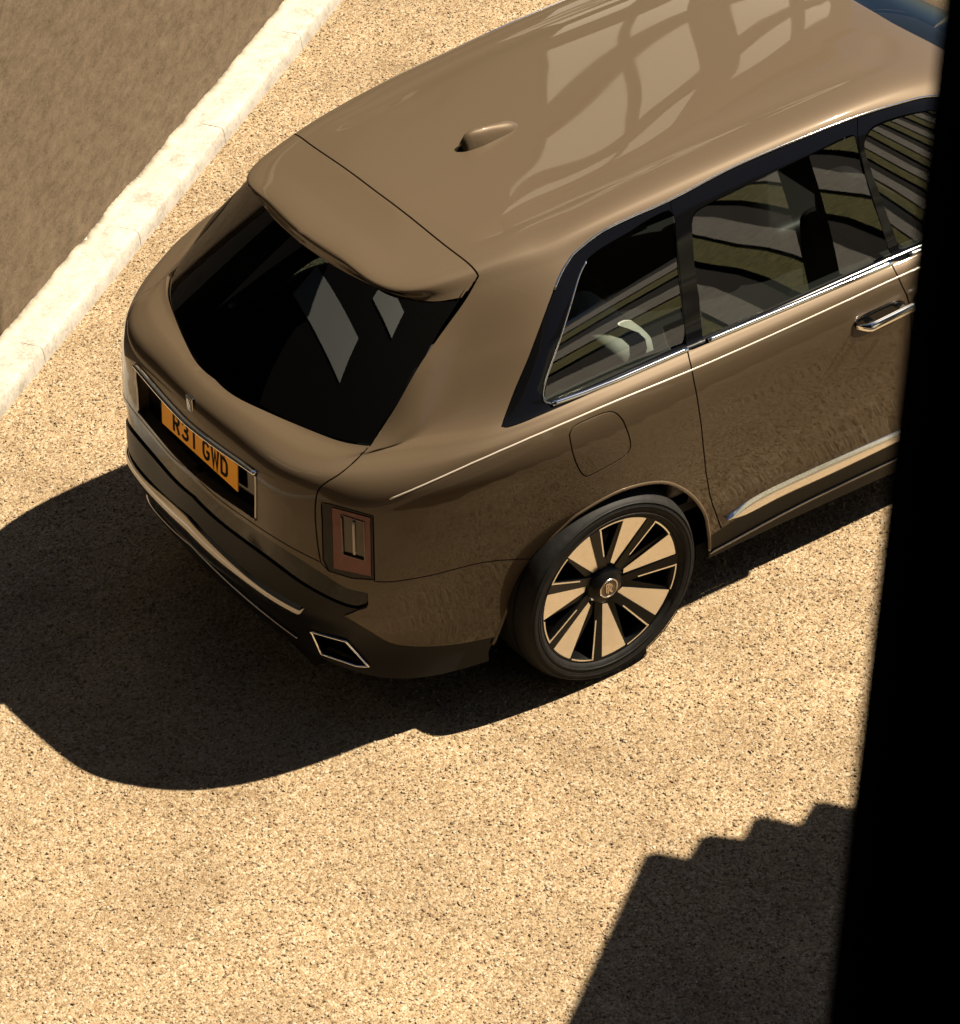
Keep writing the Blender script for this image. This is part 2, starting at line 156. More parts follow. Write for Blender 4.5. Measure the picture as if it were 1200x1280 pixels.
 'dlo_top': [[4.704,10.088],[4.805,10.149],[4.896,10.211],[4.979,10.272],[5.054,10.328],[5.125,10.375],[5.193,10.411],[5.259,10.433],[5.323,10.444],[5.385,10.448],[5.448,10.446],[5.511,10.442],[5.575,10.439],[5.638,10.434],[5.7,10.423],[5.763,10.409],[5.83,10.398],[5.904,10.392],[5.986,10.395],[6.041,10.415],[6.094,10.447],[6.151,10.487],[6.211,10.528],[6.272,10.562],[6.333,10.584],[6.398,10.591],[6.467,10.589],[6.539,10.582],[6.611,10.573],[6.68,10.564],[6.743,10.559],[6.8,10.555],[6.853,10.552],[6.902,10.547],[6.948,10.541],[6.994,10.533],[7.042,10.525],[7.091,10.514],[7.139,10.5],[7.185,10.484],[7.23,10.468],[7.274,10.451],[7.316,10.436],[7.358,10.421],[7.397,10.407],[7.433,10.392],[7.468,10.377],[7.501,10.359],[7.532,10.339],[7.559,10.317],[7.583,10.292],[7.604,10.265],[7.623,10.237],[7.643,10.209],[7.664,10.181]],
 'qg': [[4.475,8.082],[4.461,8.123],[4.446,8.16],[4.432,8.199],[4.421,8.244],[4.414,8.294],[4.41,8.347],[4.41,8.406],[4.416,8.475],[4.431,8.554],[4.456,8.644],[4.488,8.74],[4.522,8.839],[4.557,8.945],[4.596,9.061],[4.632,9.178],[4.666,9.291],[4.698,9.403],[4.732,9.513],[4.769,9.613],[4.809,9.695],[4.844,9.754],[4.875,9.796],[4.907,9.829],[4.948,9.858],[4.994,9.883],[5.038,9.902],[5.091,9.917],[5.159,9.931],[5.246,9.943],[5.342,9.952],[5.442,9.961],[5.54,9.969],[5.647,9.989],[5.764,10.048],[5.868,10.085],[5.936,10.009],[5.957,9.932],[5.951,9.827],[5.94,9.701],[5.938,9.565],[5.943,9.416],[5.946,9.25],[5.939,9.072],[5.922,8.889],[5.907,8.692],[5.89,8.474],[5.869,8.262],[5.842,8.091],[5.83,8.012],[5.835,8.013],[5.828,8.045],[5.781,8.061],[5.682,8.051],[5.549,8.04],[5.397,8.031],[5.243,8.025],[5.072,8.023],[4.876,8.028],[4.69,8.035],[4.554,8.04],[4.49,8.046],[4.475,8.058],[4.48,8.071],[4.475,8.082]],
 'qchrome': [[4.948,9.858],[4.922,9.829],[4.895,9.804],[4.869,9.777],[4.839,9.742],[4.809,9.695],[4.777,9.631],[4.747,9.555],[4.718,9.47],[4.692,9.38],[4.666,9.291],[4.639,9.201],[4.611,9.108],[4.58,9.014],[4.55,8.923],[4.522,8.839],[4.495,8.759],[4.469,8.68],[4.446,8.605],[4.428,8.536],[4.416,8.475],[4.408,8.423],[4.403,8.38],[4.402,8.342],[4.403,8.307],[4.406,8.273],[4.411,8.239],[4.419,8.207],[4.428,8.178],[4.439,8.15],[4.452,8.123],[4.468,8.097],[4.485,8.074],[4.504,8.053],[4.523,8.03],[4.54,8.006]],
 'pill_r': [[5.81,7.571],[5.853,8.116],[5.878,8.296],[5.897,8.458],[5.911,8.607],[5.924,8.747],[5.935,8.88],[5.947,9.007],[5.955,9.129],[5.957,9.243],[5.954,9.352],[5.95,9.457],[5.945,9.56],[5.94,9.659],[5.938,9.754],[5.938,9.846],[5.942,9.937],[5.953,10.086],[5.967,10.362]],
 'rg': [[5.995,7.883],[6.015,8.214],[6.026,8.414],[6.033,8.598],[6.04,8.781],[6.048,8.988],[6.053,9.211],[6.051,9.413],[6.05,9.569],[6.052,9.667],[6.055,9.725],[6.06,9.761],[6.068,9.791],[6.076,9.816],[6.085,9.828],[6.098,9.833],[6.12,9.839],[6.149,9.846],[6.185,9.851],[6.229,9.855],[6.285,9.861],[6.359,9.868],[6.449,9.877],[6.544,9.889],[6.632,9.901],[6.714,9.919],[6.795,9.94],[6.868,9.957],[6.923,9.963],[6.953,9.956],[6.962,9.941],[6.96,9.913],[6.96,9.867],[6.961,9.803],[6.959,9.724],[6.957,9.626],[6.958,9.508],[6.962,9.36],[6.968,9.185],[6.972,8.998],[6.978,8.824],[6.986,8.654],[6.994,8.476],[6.999,8.304],[6.997,8.161],[7.0,8.079],[7.008,8.055],[7.004,8.06],[6.967,8.057],[6.886,8.043],[6.772,8.036],[6.642,8.032],[6.513,8.026],[6.379,8.016],[6.234,8.004],[6.104,7.957],[6.015,7.905],[5.957,7.881],[5.956,7.877],[5.983,7.882],[5.995,7.883]],
 'pill_f': [[6.976,7.521],[6.986,8.052],[6.99,8.182],[6.99,8.294],[6.989,8.397],[6.986,8.495],[6.983,8.591],[6.979,8.688],[6.975,8.786],[6.971,8.887],[6.968,8.992],[6.966,9.098],[6.964,9.202],[6.963,9.306],[6.962,9.411],[6.962,9.515],[6.963,9.616],[6.966,9.71],[6.97,9.796],[6.976,9.872],[6.984,9.939],[6.993,10.004],[7.003,10.183],[7.014,10.353],[7.026,10.53]],
 'fg0': [[7.2,8.057],[7.177,8.059],[7.152,8.06],[7.129,8.061],[7.109,8.064],[7.093,8.065],[7.078,8.065],[7.066,8.07],[7.058,8.089],[7.052,8.103],[7.05,8.115],[7.05,8.16],[7.049,8.264],[7.043,8.439],[7.032,8.653],[7.021,8.878],[7.014,9.086],[7.007,9.263],[7.0,9.426],[6.995,9.57],[6.996,9.686],[7.004,9.771],[7.017,9.83],[7.033,9.872],[7.051,9.908],[7.069,9.936],[7.089,9.953],[7.113,9.963],[7.143,9.969],[7.181,9.972],[7.227,9.969],[7.277,9.963],[7.326,9.955],[7.373,9.943],[7.42,9.928],[7.468,9.911],[7.517,9.895]],
 'sill': [[6.182,0.741],[6.21,0.778],[6.236,0.817],[6.262,0.856],[6.293,0.892],[6.33,0.919],[6.37,0.938],[6.411,0.951],[6.459,0.959],[6.518,0.964],[6.594,0.969],[6.692,0.973],[6.808,0.974],[6.936,0.972],[7.069,0.965],[7.201,0.955]],
 'sill_lo': [[7.215,0.692],[7.135,0.681],[7.053,0.668],[6.974,0.654],[6.899,0.641],[6.828,0.63],[6.761,0.624],[6.695,0.622],[6.633,0.622],[6.574,0.622],[6.518,0.619],[6.466,0.611],[6.418,0.599],[6.373,0.588],[6.332,0.582],[6.296,0.588],[6.266,0.607],[6.243,0.636],[6.223,0.671],[6.203,0.707],[6.182,0.741]],
 'roofline': [[2.826,11.937],[2.859,11.936],[2.886,11.931],[2.913,11.927],[2.948,11.926],[2.999,11.935],[3.054,11.957],[3.125,11.993],[3.213,12.01],[3.329,12.023],[3.494,12.032],[3.743,12.033],[4.085,12.03],[4.435,12.031],[4.794,12.035],[5.114,12.035],[5.387,12.03],[5.629,12.023],[5.845,12.016],[6.021,12.008],[6.117,11.992],[6.21,11.951],[6.304,11.912],[6.403,11.888],[6.509,11.889],[6.636,11.925],[6.788,11.982],[6.969,12.013],[7.215,12.033],[7.603,12.05],[8.222,12.026],[8.615,11.911],[8.828,11.785],[8.977,11.698],[9.101,11.633],[9.231,11.558],[9.419,11.423]],
 'botline': [[6.118,0.128],[6.201,0.143],[6.283,0.163],[6.364,0.185],[6.447,0.208],[6.531,0.23],[6.618,0.249],[6.71,0.264],[6.805,0.276],[6.903,0.285],[7.002,0.292],[7.107,0.298],[7.21,0.305]],
}
# ---------------------------------------------------------------- helpers
MATS = {}
def mat(name, col, rough=.5, metal=0., coat=0., spec=.5, ior=1.5, coat_rough=.03):
    m = bpy.data.materials.new(name); m.use_nodes = True
    b = m.node_tree.nodes['Principled BSDF']
    b.inputs['Base Color'].default_value = (*col, 1); b.inputs['Roughness'].default_value = rough
    b.inputs['Metallic'].default_value = metal; b.inputs['Coat Weight'].default_value = coat
    b.inputs['Coat Roughness'].default_value = coat_rough
    b.inputs['Specular IOR Level'].default_value = spec; b.inputs['IOR'].default_value = ior
    MATS[name] = m; return m
def nd(m, t, **kw):
    n = m.node_tree.nodes.new(t)
    for k, v in kw.items(): setattr(n, k, v)
    return n
def lk(m, a, b): m.node_tree.links.new(a, b)
def noise(m, scale, detail=4, rough=.55, vec=None):
    n = nd(m, 'ShaderNodeTexNoise'); n.inputs['Scale'].default_value = scale
    n.inputs['Detail'].default_value = detail; n.inputs['Roughness'].default_value = rough
    if vec is None:
        tc = nd(m, 'ShaderNodeTexCoord'); vec = tc.outputs['Object']
    lk(m, vec, n.inputs['Vector']); return n
def ramp(m, fac, stops):
    r = nd(m, 'ShaderNodeValToRGB'); e = r.color_ramp.elements
    while len(e) < len(stops): e.new(.5)
    for el, (p, c_) in zip(e, stops): el.position = p; el.color = (*c_, 1)
    lk(m, fac, r.inputs['Fac']); return r
def bump(m, h, strength, dist):
    b = nd(m, 'ShaderNodeBump'); b.inputs['Strength'].default_value = strength; b.inputs['Distance'].default_value = dist
    lk(m, h, b.inputs['Height']); return b
def bsdf(m): return m.node_tree.nodes['Principled BSDF']

# body paint: bronze-brown metallic with clear coat, faint flake
P = mat('bronze_paint', PAINT, .45, PAINT_METAL, 1.0, .08, 1.45, .02)
bsdf(P).inputs['Coat IOR'].default_value = 1.30
n = noise(P, 1400, 1); r = ramp(P, n.outputs['Fac'], [(.35, tuple(v*.9 for v in PAINT)), (.68, tuple(v*1.12 for v in PAINT))])
lk(P, r.outputs['Color'], bsdf(P).inputs['Base Color'])
n2 = noise(P, 3.0, 5); rr = ramp(P, n2.outputs['Fac'], [(.4, (.015,)*3), (.75, (.05,)*3)])
lk(P, rr.outputs['Color'], bsdf(P).inputs['Coat Roughness'])
BLK = mat('gloss_black', (.002, .002, .0024), .08, 0, 0, .22)
SATIN = mat('satin_black_plastic', (.0035, .0035, .004), .4, 0, 0, .15)
DARK = mat('dark_cavity', (.004, .004, .004), .9, 0, 0, .1)
SCHR = mat('satin_chrome', (.80, .79, .77), .24, 1)
CHR = mat('chrome', (.80, .79, .77), .07, 1)
DCHR = mat('dark_chrome', (.26, .25, .24), .10, 1)
POL = mat('polished_alloy', (.78, .75, .70), .20, 1)
n = noise(POL, 60, 3); lk(POL, ramp(POL, n.outputs['Fac'], [(.35, (.16,)*3), (.7, (.26,)*3)]).outputs['Color'], bsdf(POL).inputs['Roughness'])
WBLK = mat('wheel_black', (.002, .002, .002), .28, 0, 0, .16)
TYR = mat('tyre_rubber', (.005, .005, .005), .65, 0, 0, .18)
n = noise(TYR, 45, 3); lk(TYR, ramp(TYR, n.outputs['Fac'], [(.35, (.003,)*3), (.75, (.008,)*3)]).outputs['Color'], bsdf(TYR).inputs['Base Color'])
PIN = mat('coachline_paint', (0.375, 0.330, 0.285), .25, 0, .6)
LEA = mat('pale_leather', (.80, .76, .70), .5)
n = noise(LEA, 220, 2); lk(LEA, bump(LEA, n.outputs['Fac'], .2, .002).outputs['Normal'], bsdf(LEA).inputs['Normal'])
TRIMI = mat('dark_cabin_lining', (.012, .012, .013), .8)
CARP = mat('dark_carpet', (.02, .018, .017), .95)
YEL = mat('amber_plate', (.90, .40, .015), .5, 0, 0, .15)
INK = mat('plate_lettering', (.002, .002, .002), .6, 0, 0, .05)
REDL = mat('red_lamp_glass', (.10, .010, .006), .06, 0, 0, .45)
REDD = mat('deep_red_lamp', (.05, .004, .004), .12, 0, .6)
LINN = mat('smoky_lamp_core', (.045, .030, .018), .1, 0, 0, .5)
LBAR = mat('pale_light_guide', (0.360, 0.304, 0.256), .2, 0, .4)
EMB = mat('emblem_metal', (.60, .52, .44), .25, 1)

def glassmat(name, tint, ior=1.45, refl=1.0):
    m = bpy.data.materials.new(name); m.use_nodes = True; nt = m.node_tree; nt.nodes.clear()
    o = nd(m, 'ShaderNodeOutputMaterial'); mx = nd(m, 'ShaderNodeMixShader'); tr = nd(m, 'ShaderNodeBsdfTransparent'); gl = nd(m, 'ShaderNodeBsdfGlossy')
    fr = nd(m, 'ShaderNodeFresnel'); gm_ = nd(m, 'ShaderNodeNewGeometry'); mi_ = nd(m, 'ShaderNodeMix', data_type='FLOAT')
    mi_.inputs[2].default_value = ior; mi_.inputs[3].default_value = 1/ior; lk(m, gm_.outputs['Backfacing'], mi_.inputs[0]); lk(m, mi_.outputs[0], fr.inputs['IOR'])   # thin pane: same reflectance from both sides
    tr.inputs['Color'].default_value = (*tint, 1); gl.inputs['Roughness'].default_value = .01
    gl.inputs['Color'].default_value = (refl, refl, refl, 1)
    lk(m, fr.outputs[0], mx.inputs[0]); lk(m, tr.outputs[0], mx.inputs[1]); lk(m, gl.outputs[0], mx.inputs[2]); lk(m, mx.outputs[0], o.inputs['Surface'])
    return m
GTINT = glassmat('tinted_side_glass', (.34, .38, .37), 1.62)
GFAR = glassmat('dimmed_far_side_glass', (.035, .04, .04), 1.5)
GFAR = glassmat('dimmed_far_side_glass', (.035, .04, .04), 1.5)  # far-side tint darkened to keep the sunlit ground beyond from showing
GDARK = glassmat('privacy_glass', (.05, .075, .08), 1.5)
GCLR = glassmat('windscreen_glass', (.30, .33, .33), 1.3)

COL = bpy.context.scene.collection
def link(o, parent=None):
    COL.objects.link(o)
    if parent is not None: o.parent = parent
    return o
def mesh_obj(name, V, Fc, m=None, parent=None, smooth=False, normals=None):
    me = bpy.data.meshes.new(name); me.from_pydata([tuple(map(float, v)) for v in V], [], [tuple(map(int, f)) for f in Fc]); me.update()
    if smooth: me.polygons.foreach_set('use_smooth', [True]*len(me.polygons))
    if m: me.materials.append(m)
    if normals is not None:
        me.polygons.foreach_set('use_smooth', [True]*len(me.polygons))
        me.normals_split_custom_set_from_vertices([tuple(map(float, x)) for x in normals])
    return link(bpy.data.objects.new(name, me), parent)
def bm_obj(name, bm, m, parent=None, smooth=False, bevel=0., seg=2):
    me = bpy.data.meshes.new(name)
    bmesh.ops.recalc_face_normals(bm, faces=bm.faces)
    bm.to_mesh(me); bm.free(); me.materials.append(m)
    if smooth: me.polygons.foreach_set('use_smooth', [True]*len(me.polygons))
    o = link(bpy.data.objects.new(name, me), parent)
    if bevel:
        b = o.modifiers.new('bevel', 'BEVEL'); b.width = bevel; b.segments = seg; b.limit_method = 'ANGLE'
    return o
def box_bm(lo, hi, bm=None):
    bm = bm or bmesh.new()
    g = bmesh.ops.create_cube(bm, size=1)
    for v in g['verts']:
        v.co = Vector([(lo[i]+hi[i])/2 + v.co[i]*(hi[i]-lo[i]) for i in range(3)])
    return bm
def prism(name, poly, h0, h1, m, parent=None, bevel=0.):     # vertical prism over plan polygon
    bm = bmesh.new(); a = [bm.verts.new((p[0], p[1], h0)) for p in poly]; b = [bm.verts.new((p[0], p[1], h1)) for p in poly]
    k = len(poly); bm.faces.new(a[::-1]); bm.faces.new(b)
    for i in range(k): bm.faces.new((a[i], a[(i+1) % k], b[(i+1) % k], b[i]))
    return bm_obj(name, bm, m, parent, False, bevel)
def empty(name, loc=(0, 0, 0)):
    o = bpy.data.objects.new(name, None); o.location = loc; return link(o)
def tag(o, label=None, cat=None, group=None, kind=None):
    for k, v in (('label', label), ('category', cat), ('group', group), ('kind', kind)):
        if v: o[k] = v
    return o

# ---------------------------------------------------------------- shell tessellation by regions
def phys(uv):   # signed u index, v index -> metric plane
    uv = np.atleast_2d(uv); return np.stack([np.sign(uv[:, 0])*np.interp(abs(uv[:, 0]), np.arange(NU), UK), np.interp(uv[:, 1], np.arange(NV), VK)], 1)
def unphys(p):
    p = np.atleast_2d(p); return np.stack([np.sign(p[:, 0])*np.interp(abs(p[:, 0]), UK, np.arange(NU)), np.interp(p[:, 1], VK, np.arange(NV))], 1)
def clipu(L):   # curve that runs over the centre line: cut it at u = 0
    L = np.array(L, float); out = []
    for i, p in enumerate(L):
        if p[0] >= 0: out.append(p)
        if i+1 < len(L) and (p[0] > 0) != (L[i+1][0] > 0) and p[0]*L[i+1][0] < 0:
            t = p[0]/(p[0]-L[i+1][0]); out.append(p+(L[i+1]-p)*t)
    return np.array(out)
def C(name, rev=False):
    L = clipu(FE[name]); return L[::-1] if rev else L
def smooth1(L, k=2):
    L = np.array(L, float)
    for _ in range(k):
        M = L.copy(); M[1:-1] = .25*L[:-2]+.5*L[1:-1]+.25*L[2:]; L = M
    return L
def resamp(uv, step=.016, closed=True):
    p = phys(uv)
    if closed: p = np.vstack([p, p[:1]])
    out = []
    for a, b in zip(p[:-1], p[1:]):
        k = max(1, int(np.ceil(np.linalg.norm(b-a)/step)))
        for t in range(k): out.append(a+(b-a)*t/k)
    if not closed: out.append(p[-1])
    return unphys(np.array(out))
def normal_at(uv):
    uv = np.atleast_2d(uv); e = .02
    u, v = uv[:, 0], uv[:, 1]; s = np.where(u < 0, -1, 1)
    ua, ub = np.clip(np.abs(u)-e, 0, NU-1), np.clip(np.abs(u)+e, 0, NU-1); va, vb = np.clip(v-e, 0, NV-1), np.clip(v+e, 0, NV-1)
    a = surf_s(ub, v)-surf_s(ua, v); b = surf_s(np.abs(u), vb)-surf_s(np.abs(u), va)
    n_ = np.cross(a, b); n_ /= np.maximum(np.linalg.norm(n_, axis=1, keepdims=True), 1e-9)
    mid0 = np.abs(u) < 1e-3; n_[mid0, 1] = 0
    n_ /= np.maximum(np.linalg.norm(n_, axis=1, keepdims=True), 1e-9)
    P_ = surf_s(np.abs(u), v)
    cen = np.array([1.0, 0, .85]); d_ = P_-np.array([0, 0, .85]); d_[:, 0] = P_[:, 0]-np.clip(P_[:, 0], -.2, 3.2)
    fl = (n_*d_).sum(1) < 0
    n_[fl] *= -1
    n_[u < 0, 1] *= -1
    return n_
def on(uv, off=0.):
    uv = np.atleast_2d(uv); Q = surf_s(uv[:, 0], uv[:, 1])
    return Q + normal_at(uv)*off
def inpoly(pts, poly):
    x, y = pts[:, 0], pts[:, 1]; ins = np.zeros(len(pts), bool); q = np.roll(poly, -1, 0)
    for (x0, y0), (x1, y1) in zip(poly, q):
        c_ = (y0 > y) != (y1 > y)
        with np.errstate(divide='ignore', invalid='ignore'): ins ^= c_ & (x < (x1-x0)*(y-y0)/(y1-y0)+x0)
    return ins
def uv_from_xz(pts, guess=(9., 3.)):
    out = []; g = np.array(guess, float)
    for p in pts:
        for _ in range(25):
            q = surf_s(g[0], g[1])[0][[0, 2]]; r_ = q-p
            J = np.stack([(surf_s(g[0]+1e-3, g[1])[0][[0, 2]]-q)/1e-3, (surf_s(g[0], g[1]+1e-3)[0][[0, 2]]-q)/1e-3], 1)
            try: d_ = np.linalg.solve(J, r_)
            except np.linalg.LinAlgError: break
            g = g-np.clip(d_, -.6, .6); g[0] = np.clip(g[0], 3.2, 11.5); g[1] = np.clip(g[1], 0.0, NV-1)
            if abs(r_).max() < 1e-5: break
        out.append(g.copy())
    return np.array(out)

REG = []   # (name, uv polygon, crosses centre)
cat = lambda *a: np.vstack([np.atleast_2d(x) for x in a])
EPS = -.6
tc_, tb_ = C('topcut'), C('tg_bottom')
cuta, cutb = np.array(FE['cut_a']), np.array(FE['cut_b'])
rwb, spo = C('rwb'), C('spo')
# lower trim, bumper
plow = np.array(FE['paint_low'])
REG.append(('lower_trim', cat([(5.2, -.2), (5.2, .62)], plow, np.array(FE['pad_bot'])[5:6], clipu(FE['pad_bot'])[6:], [(EPS, 3.0), (EPS, -.2)]), 1))
bse = np.array(FE['bseam'])
REG.append(('bumper', cat([(0, 3.47)], tb_[::-1] , np.array(FE['light_out4'])[:1], np.array(FE['light_out3'])[::-1], bse, [(4.6, 2.6), (4.6, .75)], plow, np.array(FE['pad_bot'])[5:6], clipu(FE['pad_bot'])[6:], [(EPS, 3.0), (EPS, 3.47)]), 1))
pt_, pb_ = C('pad_top'), C('pad_bot')
REG.append(('bumper_pad', cat(pt_, [(EPS, 3.36), (EPS, 3.0)], pb_[::-1]), 1))
# tailgate
REG.append(('tailgate', cat(rwb[::-1], cutb, tb_, [(EPS, 3.47), (EPS, 7.78)]), 1))
REG.append(('rear_window', cat(rwb[::-1], cuta[::-1], spo, [(EPS, 10.05), (EPS, 7.78)]), 1))
REG.append(('spoiler', cat(spo[::-1], cuta[:2][::-1], tc_[::-1], [(EPS, 12.52), (EPS, 10.05)]), 1))
rb_ = C('rec_bot'); br_ = C('bar')
REG.append(('plate_recess', cat(br_, np.array(FE['rec_right']), rb_, [(EPS, 3.52), (EPS, 4.78)]), 1))
REG.append(('tail_lamp', cat(np.array(FE['light_out']), np.array(FE['light_out2']), np.array(FE['light_out3']), np.array(FE['light_out4'])), 0))
REG.append(('lamp_lens', np.array(FE['lens']), 0)); REG.append(('lamp_inner', np.array(FE['lens_mid']), 0))
ex = np.array(FE['exh']); REG.append(('exhaust_opening', ex, 0))
REG.append(('fuel_flap', smooth1(FE['flap'], 1), 0))
# doors
rc, fc = smooth1(FE['rcut']), smooth1(FE['fcut'])
dt, db = np.array(FE['dlo_top']), np.array(FE['dlo_bot'])
REG.append(('rear_door', cat(rc[::-1], [(5.85, 7.42), (6.49, 7.34), (7.05, 7.2)], fc, [(7.12, .70), (6.67, .68), (6.03, .45)]), 0))
fdr = np.array([(8.42, 7.3), (8.47, 6.2), (8.50, 4.0), (8.42, 2.0), (8.36, .70)])
REG.append(('front_door', cat(fc[::-1], [(7.05, 7.2), (7.6, 7.24)], fdr, [(7.12, .70)]), 0))
REG.append(('sill_trim', cat([(6.02, -.2), (6.02, .44), (6.315, .64), (6.67, .73), (7.065, .74), (8.0, .72), (8.36, .66), (8.42, -.2)]), 0))
# side glass house: outer black trim, then panes
DLOF = [(7.90, 9.75), (8.15, 8.9), (8.28, 8.05), (8.30, 7.75), (8.0, 7.36), (7.6, 7.3)]
REG.append(('quarter_window_trim', cat(np.array(FE['dlo_back'])[::-1][::-1], dt[:25], np.array(FE['pill_r'])[::-1], db[:19][::-1]), 0))
def cut_dlo(u0, u1):
    top = dt[(dt[:, 0] > u0) & (dt[:, 0] < u1)]; bot = db[(db[:, 0] > u0) & (db[:, 0] < u1)]; return top, bot
pr, pf = np.array(FE['pill_r']), np.array(FE['pill_f'])
REG[-1] = ('quarter_window_trim', cat(np.array(FE['dlo_back']), dt[dt[:, 0] < pr[-1, 0]], pr[::-1], db[db[:, 0] < pr[0, 0]][::-1]), 0)
t2 = dt[(dt[:, 0] > pr[-1, 0]) & (dt[:, 0] < pf[-1, 0])]; b2 = db[(db[:, 0] > pr[0, 0]) & (db[:, 0] < pf[0, 0])]
REG.append(('rear_door_frame', cat(pr, t2, pf[::-1], b2[::-1]), 0))
t3 = dt[dt[:, 0] > pf[-1, 0]]; b3 = db[db[:, 0] > pf[0, 0]]
REG.append(('front_door_frame', cat(pf, t3, DLOF, b3[::-1]), 0))
REG.append(('quarter_glass', smooth1(FE['qg'], 1), 0))
REG.append(('rear_door_glass', smooth1(FE['rg'], 1), 0))
fg = np.array(FE['fg0'])
REG.append(('front_door_glass', cat(fg, [(7.86, 9.55), (8.08, 8.85), (8.20, 8.1), (8.05, 7.85), (7.6, 7.95)]), 0))
# bonnet and windscreen
REG.append(('windscreen', cat([(12.6, 8.02), (10, 8.02), (9.1, 8.02), (8.72, 8.15), (8.55, 8.9), (8.5, 9.6), (8.62, 10.25), (9.0, 10.55), (9.6, 11.0), (10.4, 11.3), (11.3, 11.42), (12.6, 11.45)]), 2))
REG.append(('bonnet', cat([(12.6, 6.1), (10.6, 6.1), (9.9, 6.25), (9.3, 7.05), (8.9, 7.6), (9.1, 7.95), (10, 7.95), (12.6, 7.95)]), 2))
REG.append(('radiator_grille', cat([(12.6, 2.2), (11.45, 2.2), (11.4, 5.7), (12.6, 5.7)]), 2))
REG.append(('head_lamp', cat([(10.2, 4.4), (10.95, 4.4), (10.95, 5.5), (10.1, 5.5), (9.9, 5.0)]), 0))
# wheel openings
arch = np.array(FE['arch'])
REG.append(('HOLE', cat([(arch[0, 0], -.3)], arch, [(arch[-1, 0], -.3)]), 0))
axz = surf_s(arch[2:-2, 0], arch[2:-2, 1])[:, [0, 2]]; axz = axz*[1, 1]+[3.295, 0]
fa = uv_from_xz(axz, (8.6, 1.0))
REG.append(('HOLE', cat([(fa[0, 0], -.3)], fa, [(fa[-1, 0], -.3)]), 0))

# one triangulation of the right half, all outlines are edges in it
verts, edges = [], []
for nm, poly, fl in REG:
    Q = resamp(poly, .017); Q[:, 1] = np.clip(Q[:, 1], -.0, NV-1-1e-6)
    Q[:, 0] = np.clip(Q[:, 0], 0, NU-1)
    p = phys(Q)+0
    keep = [0]
    for i in range(1, len(p)):
        if np.linalg.norm(p[i]-p[keep[-1]]) > .0015: keep.append(i)
    if np.linalg.norm(p[keep[-1]]-p[0]) < .0015: keep.pop()
    p = p[keep]; b0 = len(verts); k = len(p)
    verts += [tuple(x) for x in p]; edges += [(b0+i, b0+(i+1) % k) for i in range(k)]
nb = len(verts)
bp = np.array(verts)
gu = np.arange(0, UK[-1]+1e-6, UK[-1]/round(UK[-1]/.03)); gv = np.concatenate([np.linspace(VK[i], VK[i+1], max(3, int(np.ceil((VK[i+1]-VK[i])/.026)))+1)[:-1] for i in range(NV-1)]+[[VK[-1]]])
GU, GV = np.meshgrid(gu, gv); gp = np.stack([GU.ravel(), GV.ravel()], 1)
cell = {}
for x in bp: cell.setdefault((int(x[0]/.011), int(x[1]/.011)), []).append(x)
def near(p):
    i, j = int(p[0]/.011), int(p[1]/.011)
    for a in (-1, 0, 1):
        for b in (-1, 0, 1):
            for x in cell.get((i+a, j+b), ()):
                if (x[0]-p[0])**2+(x[1]-p[1])**2 < .009**2: return True
    return False
onb = (gp[:, 0] < 1e-6) | (gp[:, 0] > UK[-1]-1e-6) | (gp[:, 1] < 1e-6) | (gp[:, 1] > VK[-1]-1e-6)
gp = np.array([p for p, o_ in zip(gp, onb) if o_ or not near(p)])
verts += [tuple(p) for p in gp]
from mathutils.geometry import delaunay_2d_cdt
V2, _, F2, _, _, _ = delaunay_2d_cdt([Vector(v) for v in verts], edges, [], 0, 1e-5)
V2 = np.array([(v.x, v.y) for v in V2]); F2 = np.array([f for f in F2 if len(f) == 3])
UV = unphys(V2); UV[:, 0] = np.maximum(UV[:, 0], 0); POS = surf_s(UV[:, 0], UV[:, 1]); NOR = normal_at(UV)
cen = V2[F2].mean(1); lab = np.full(len(F2), -1)
for i, (nm, poly, fl) in enumerate(REG):
    pp = phys(poly); pp[poly[:, 0] < 0, 0] = -1; pp[poly[:, 0] > 12, 0] = UK[-1]+1
    pp[poly[:, 1] < 0, 1] = -1
    lab[inpoly(cen, pp)] = i
ar = np.abs(np.cross(V2[F2[:, 1]]-V2[F2[:, 0]], V2[F2[:, 2]]-V2[F2[:, 0]])); good = ar > 1e-9
def edge_dict(F_):
    d_ = {}
    for f in F_:
        for k in range(3):
            a, b = int(f[k]), int(f[(k+1) % 3]); d_.setdefault((min(a, b), max(a, b)), []).append((a, b))
    return d_
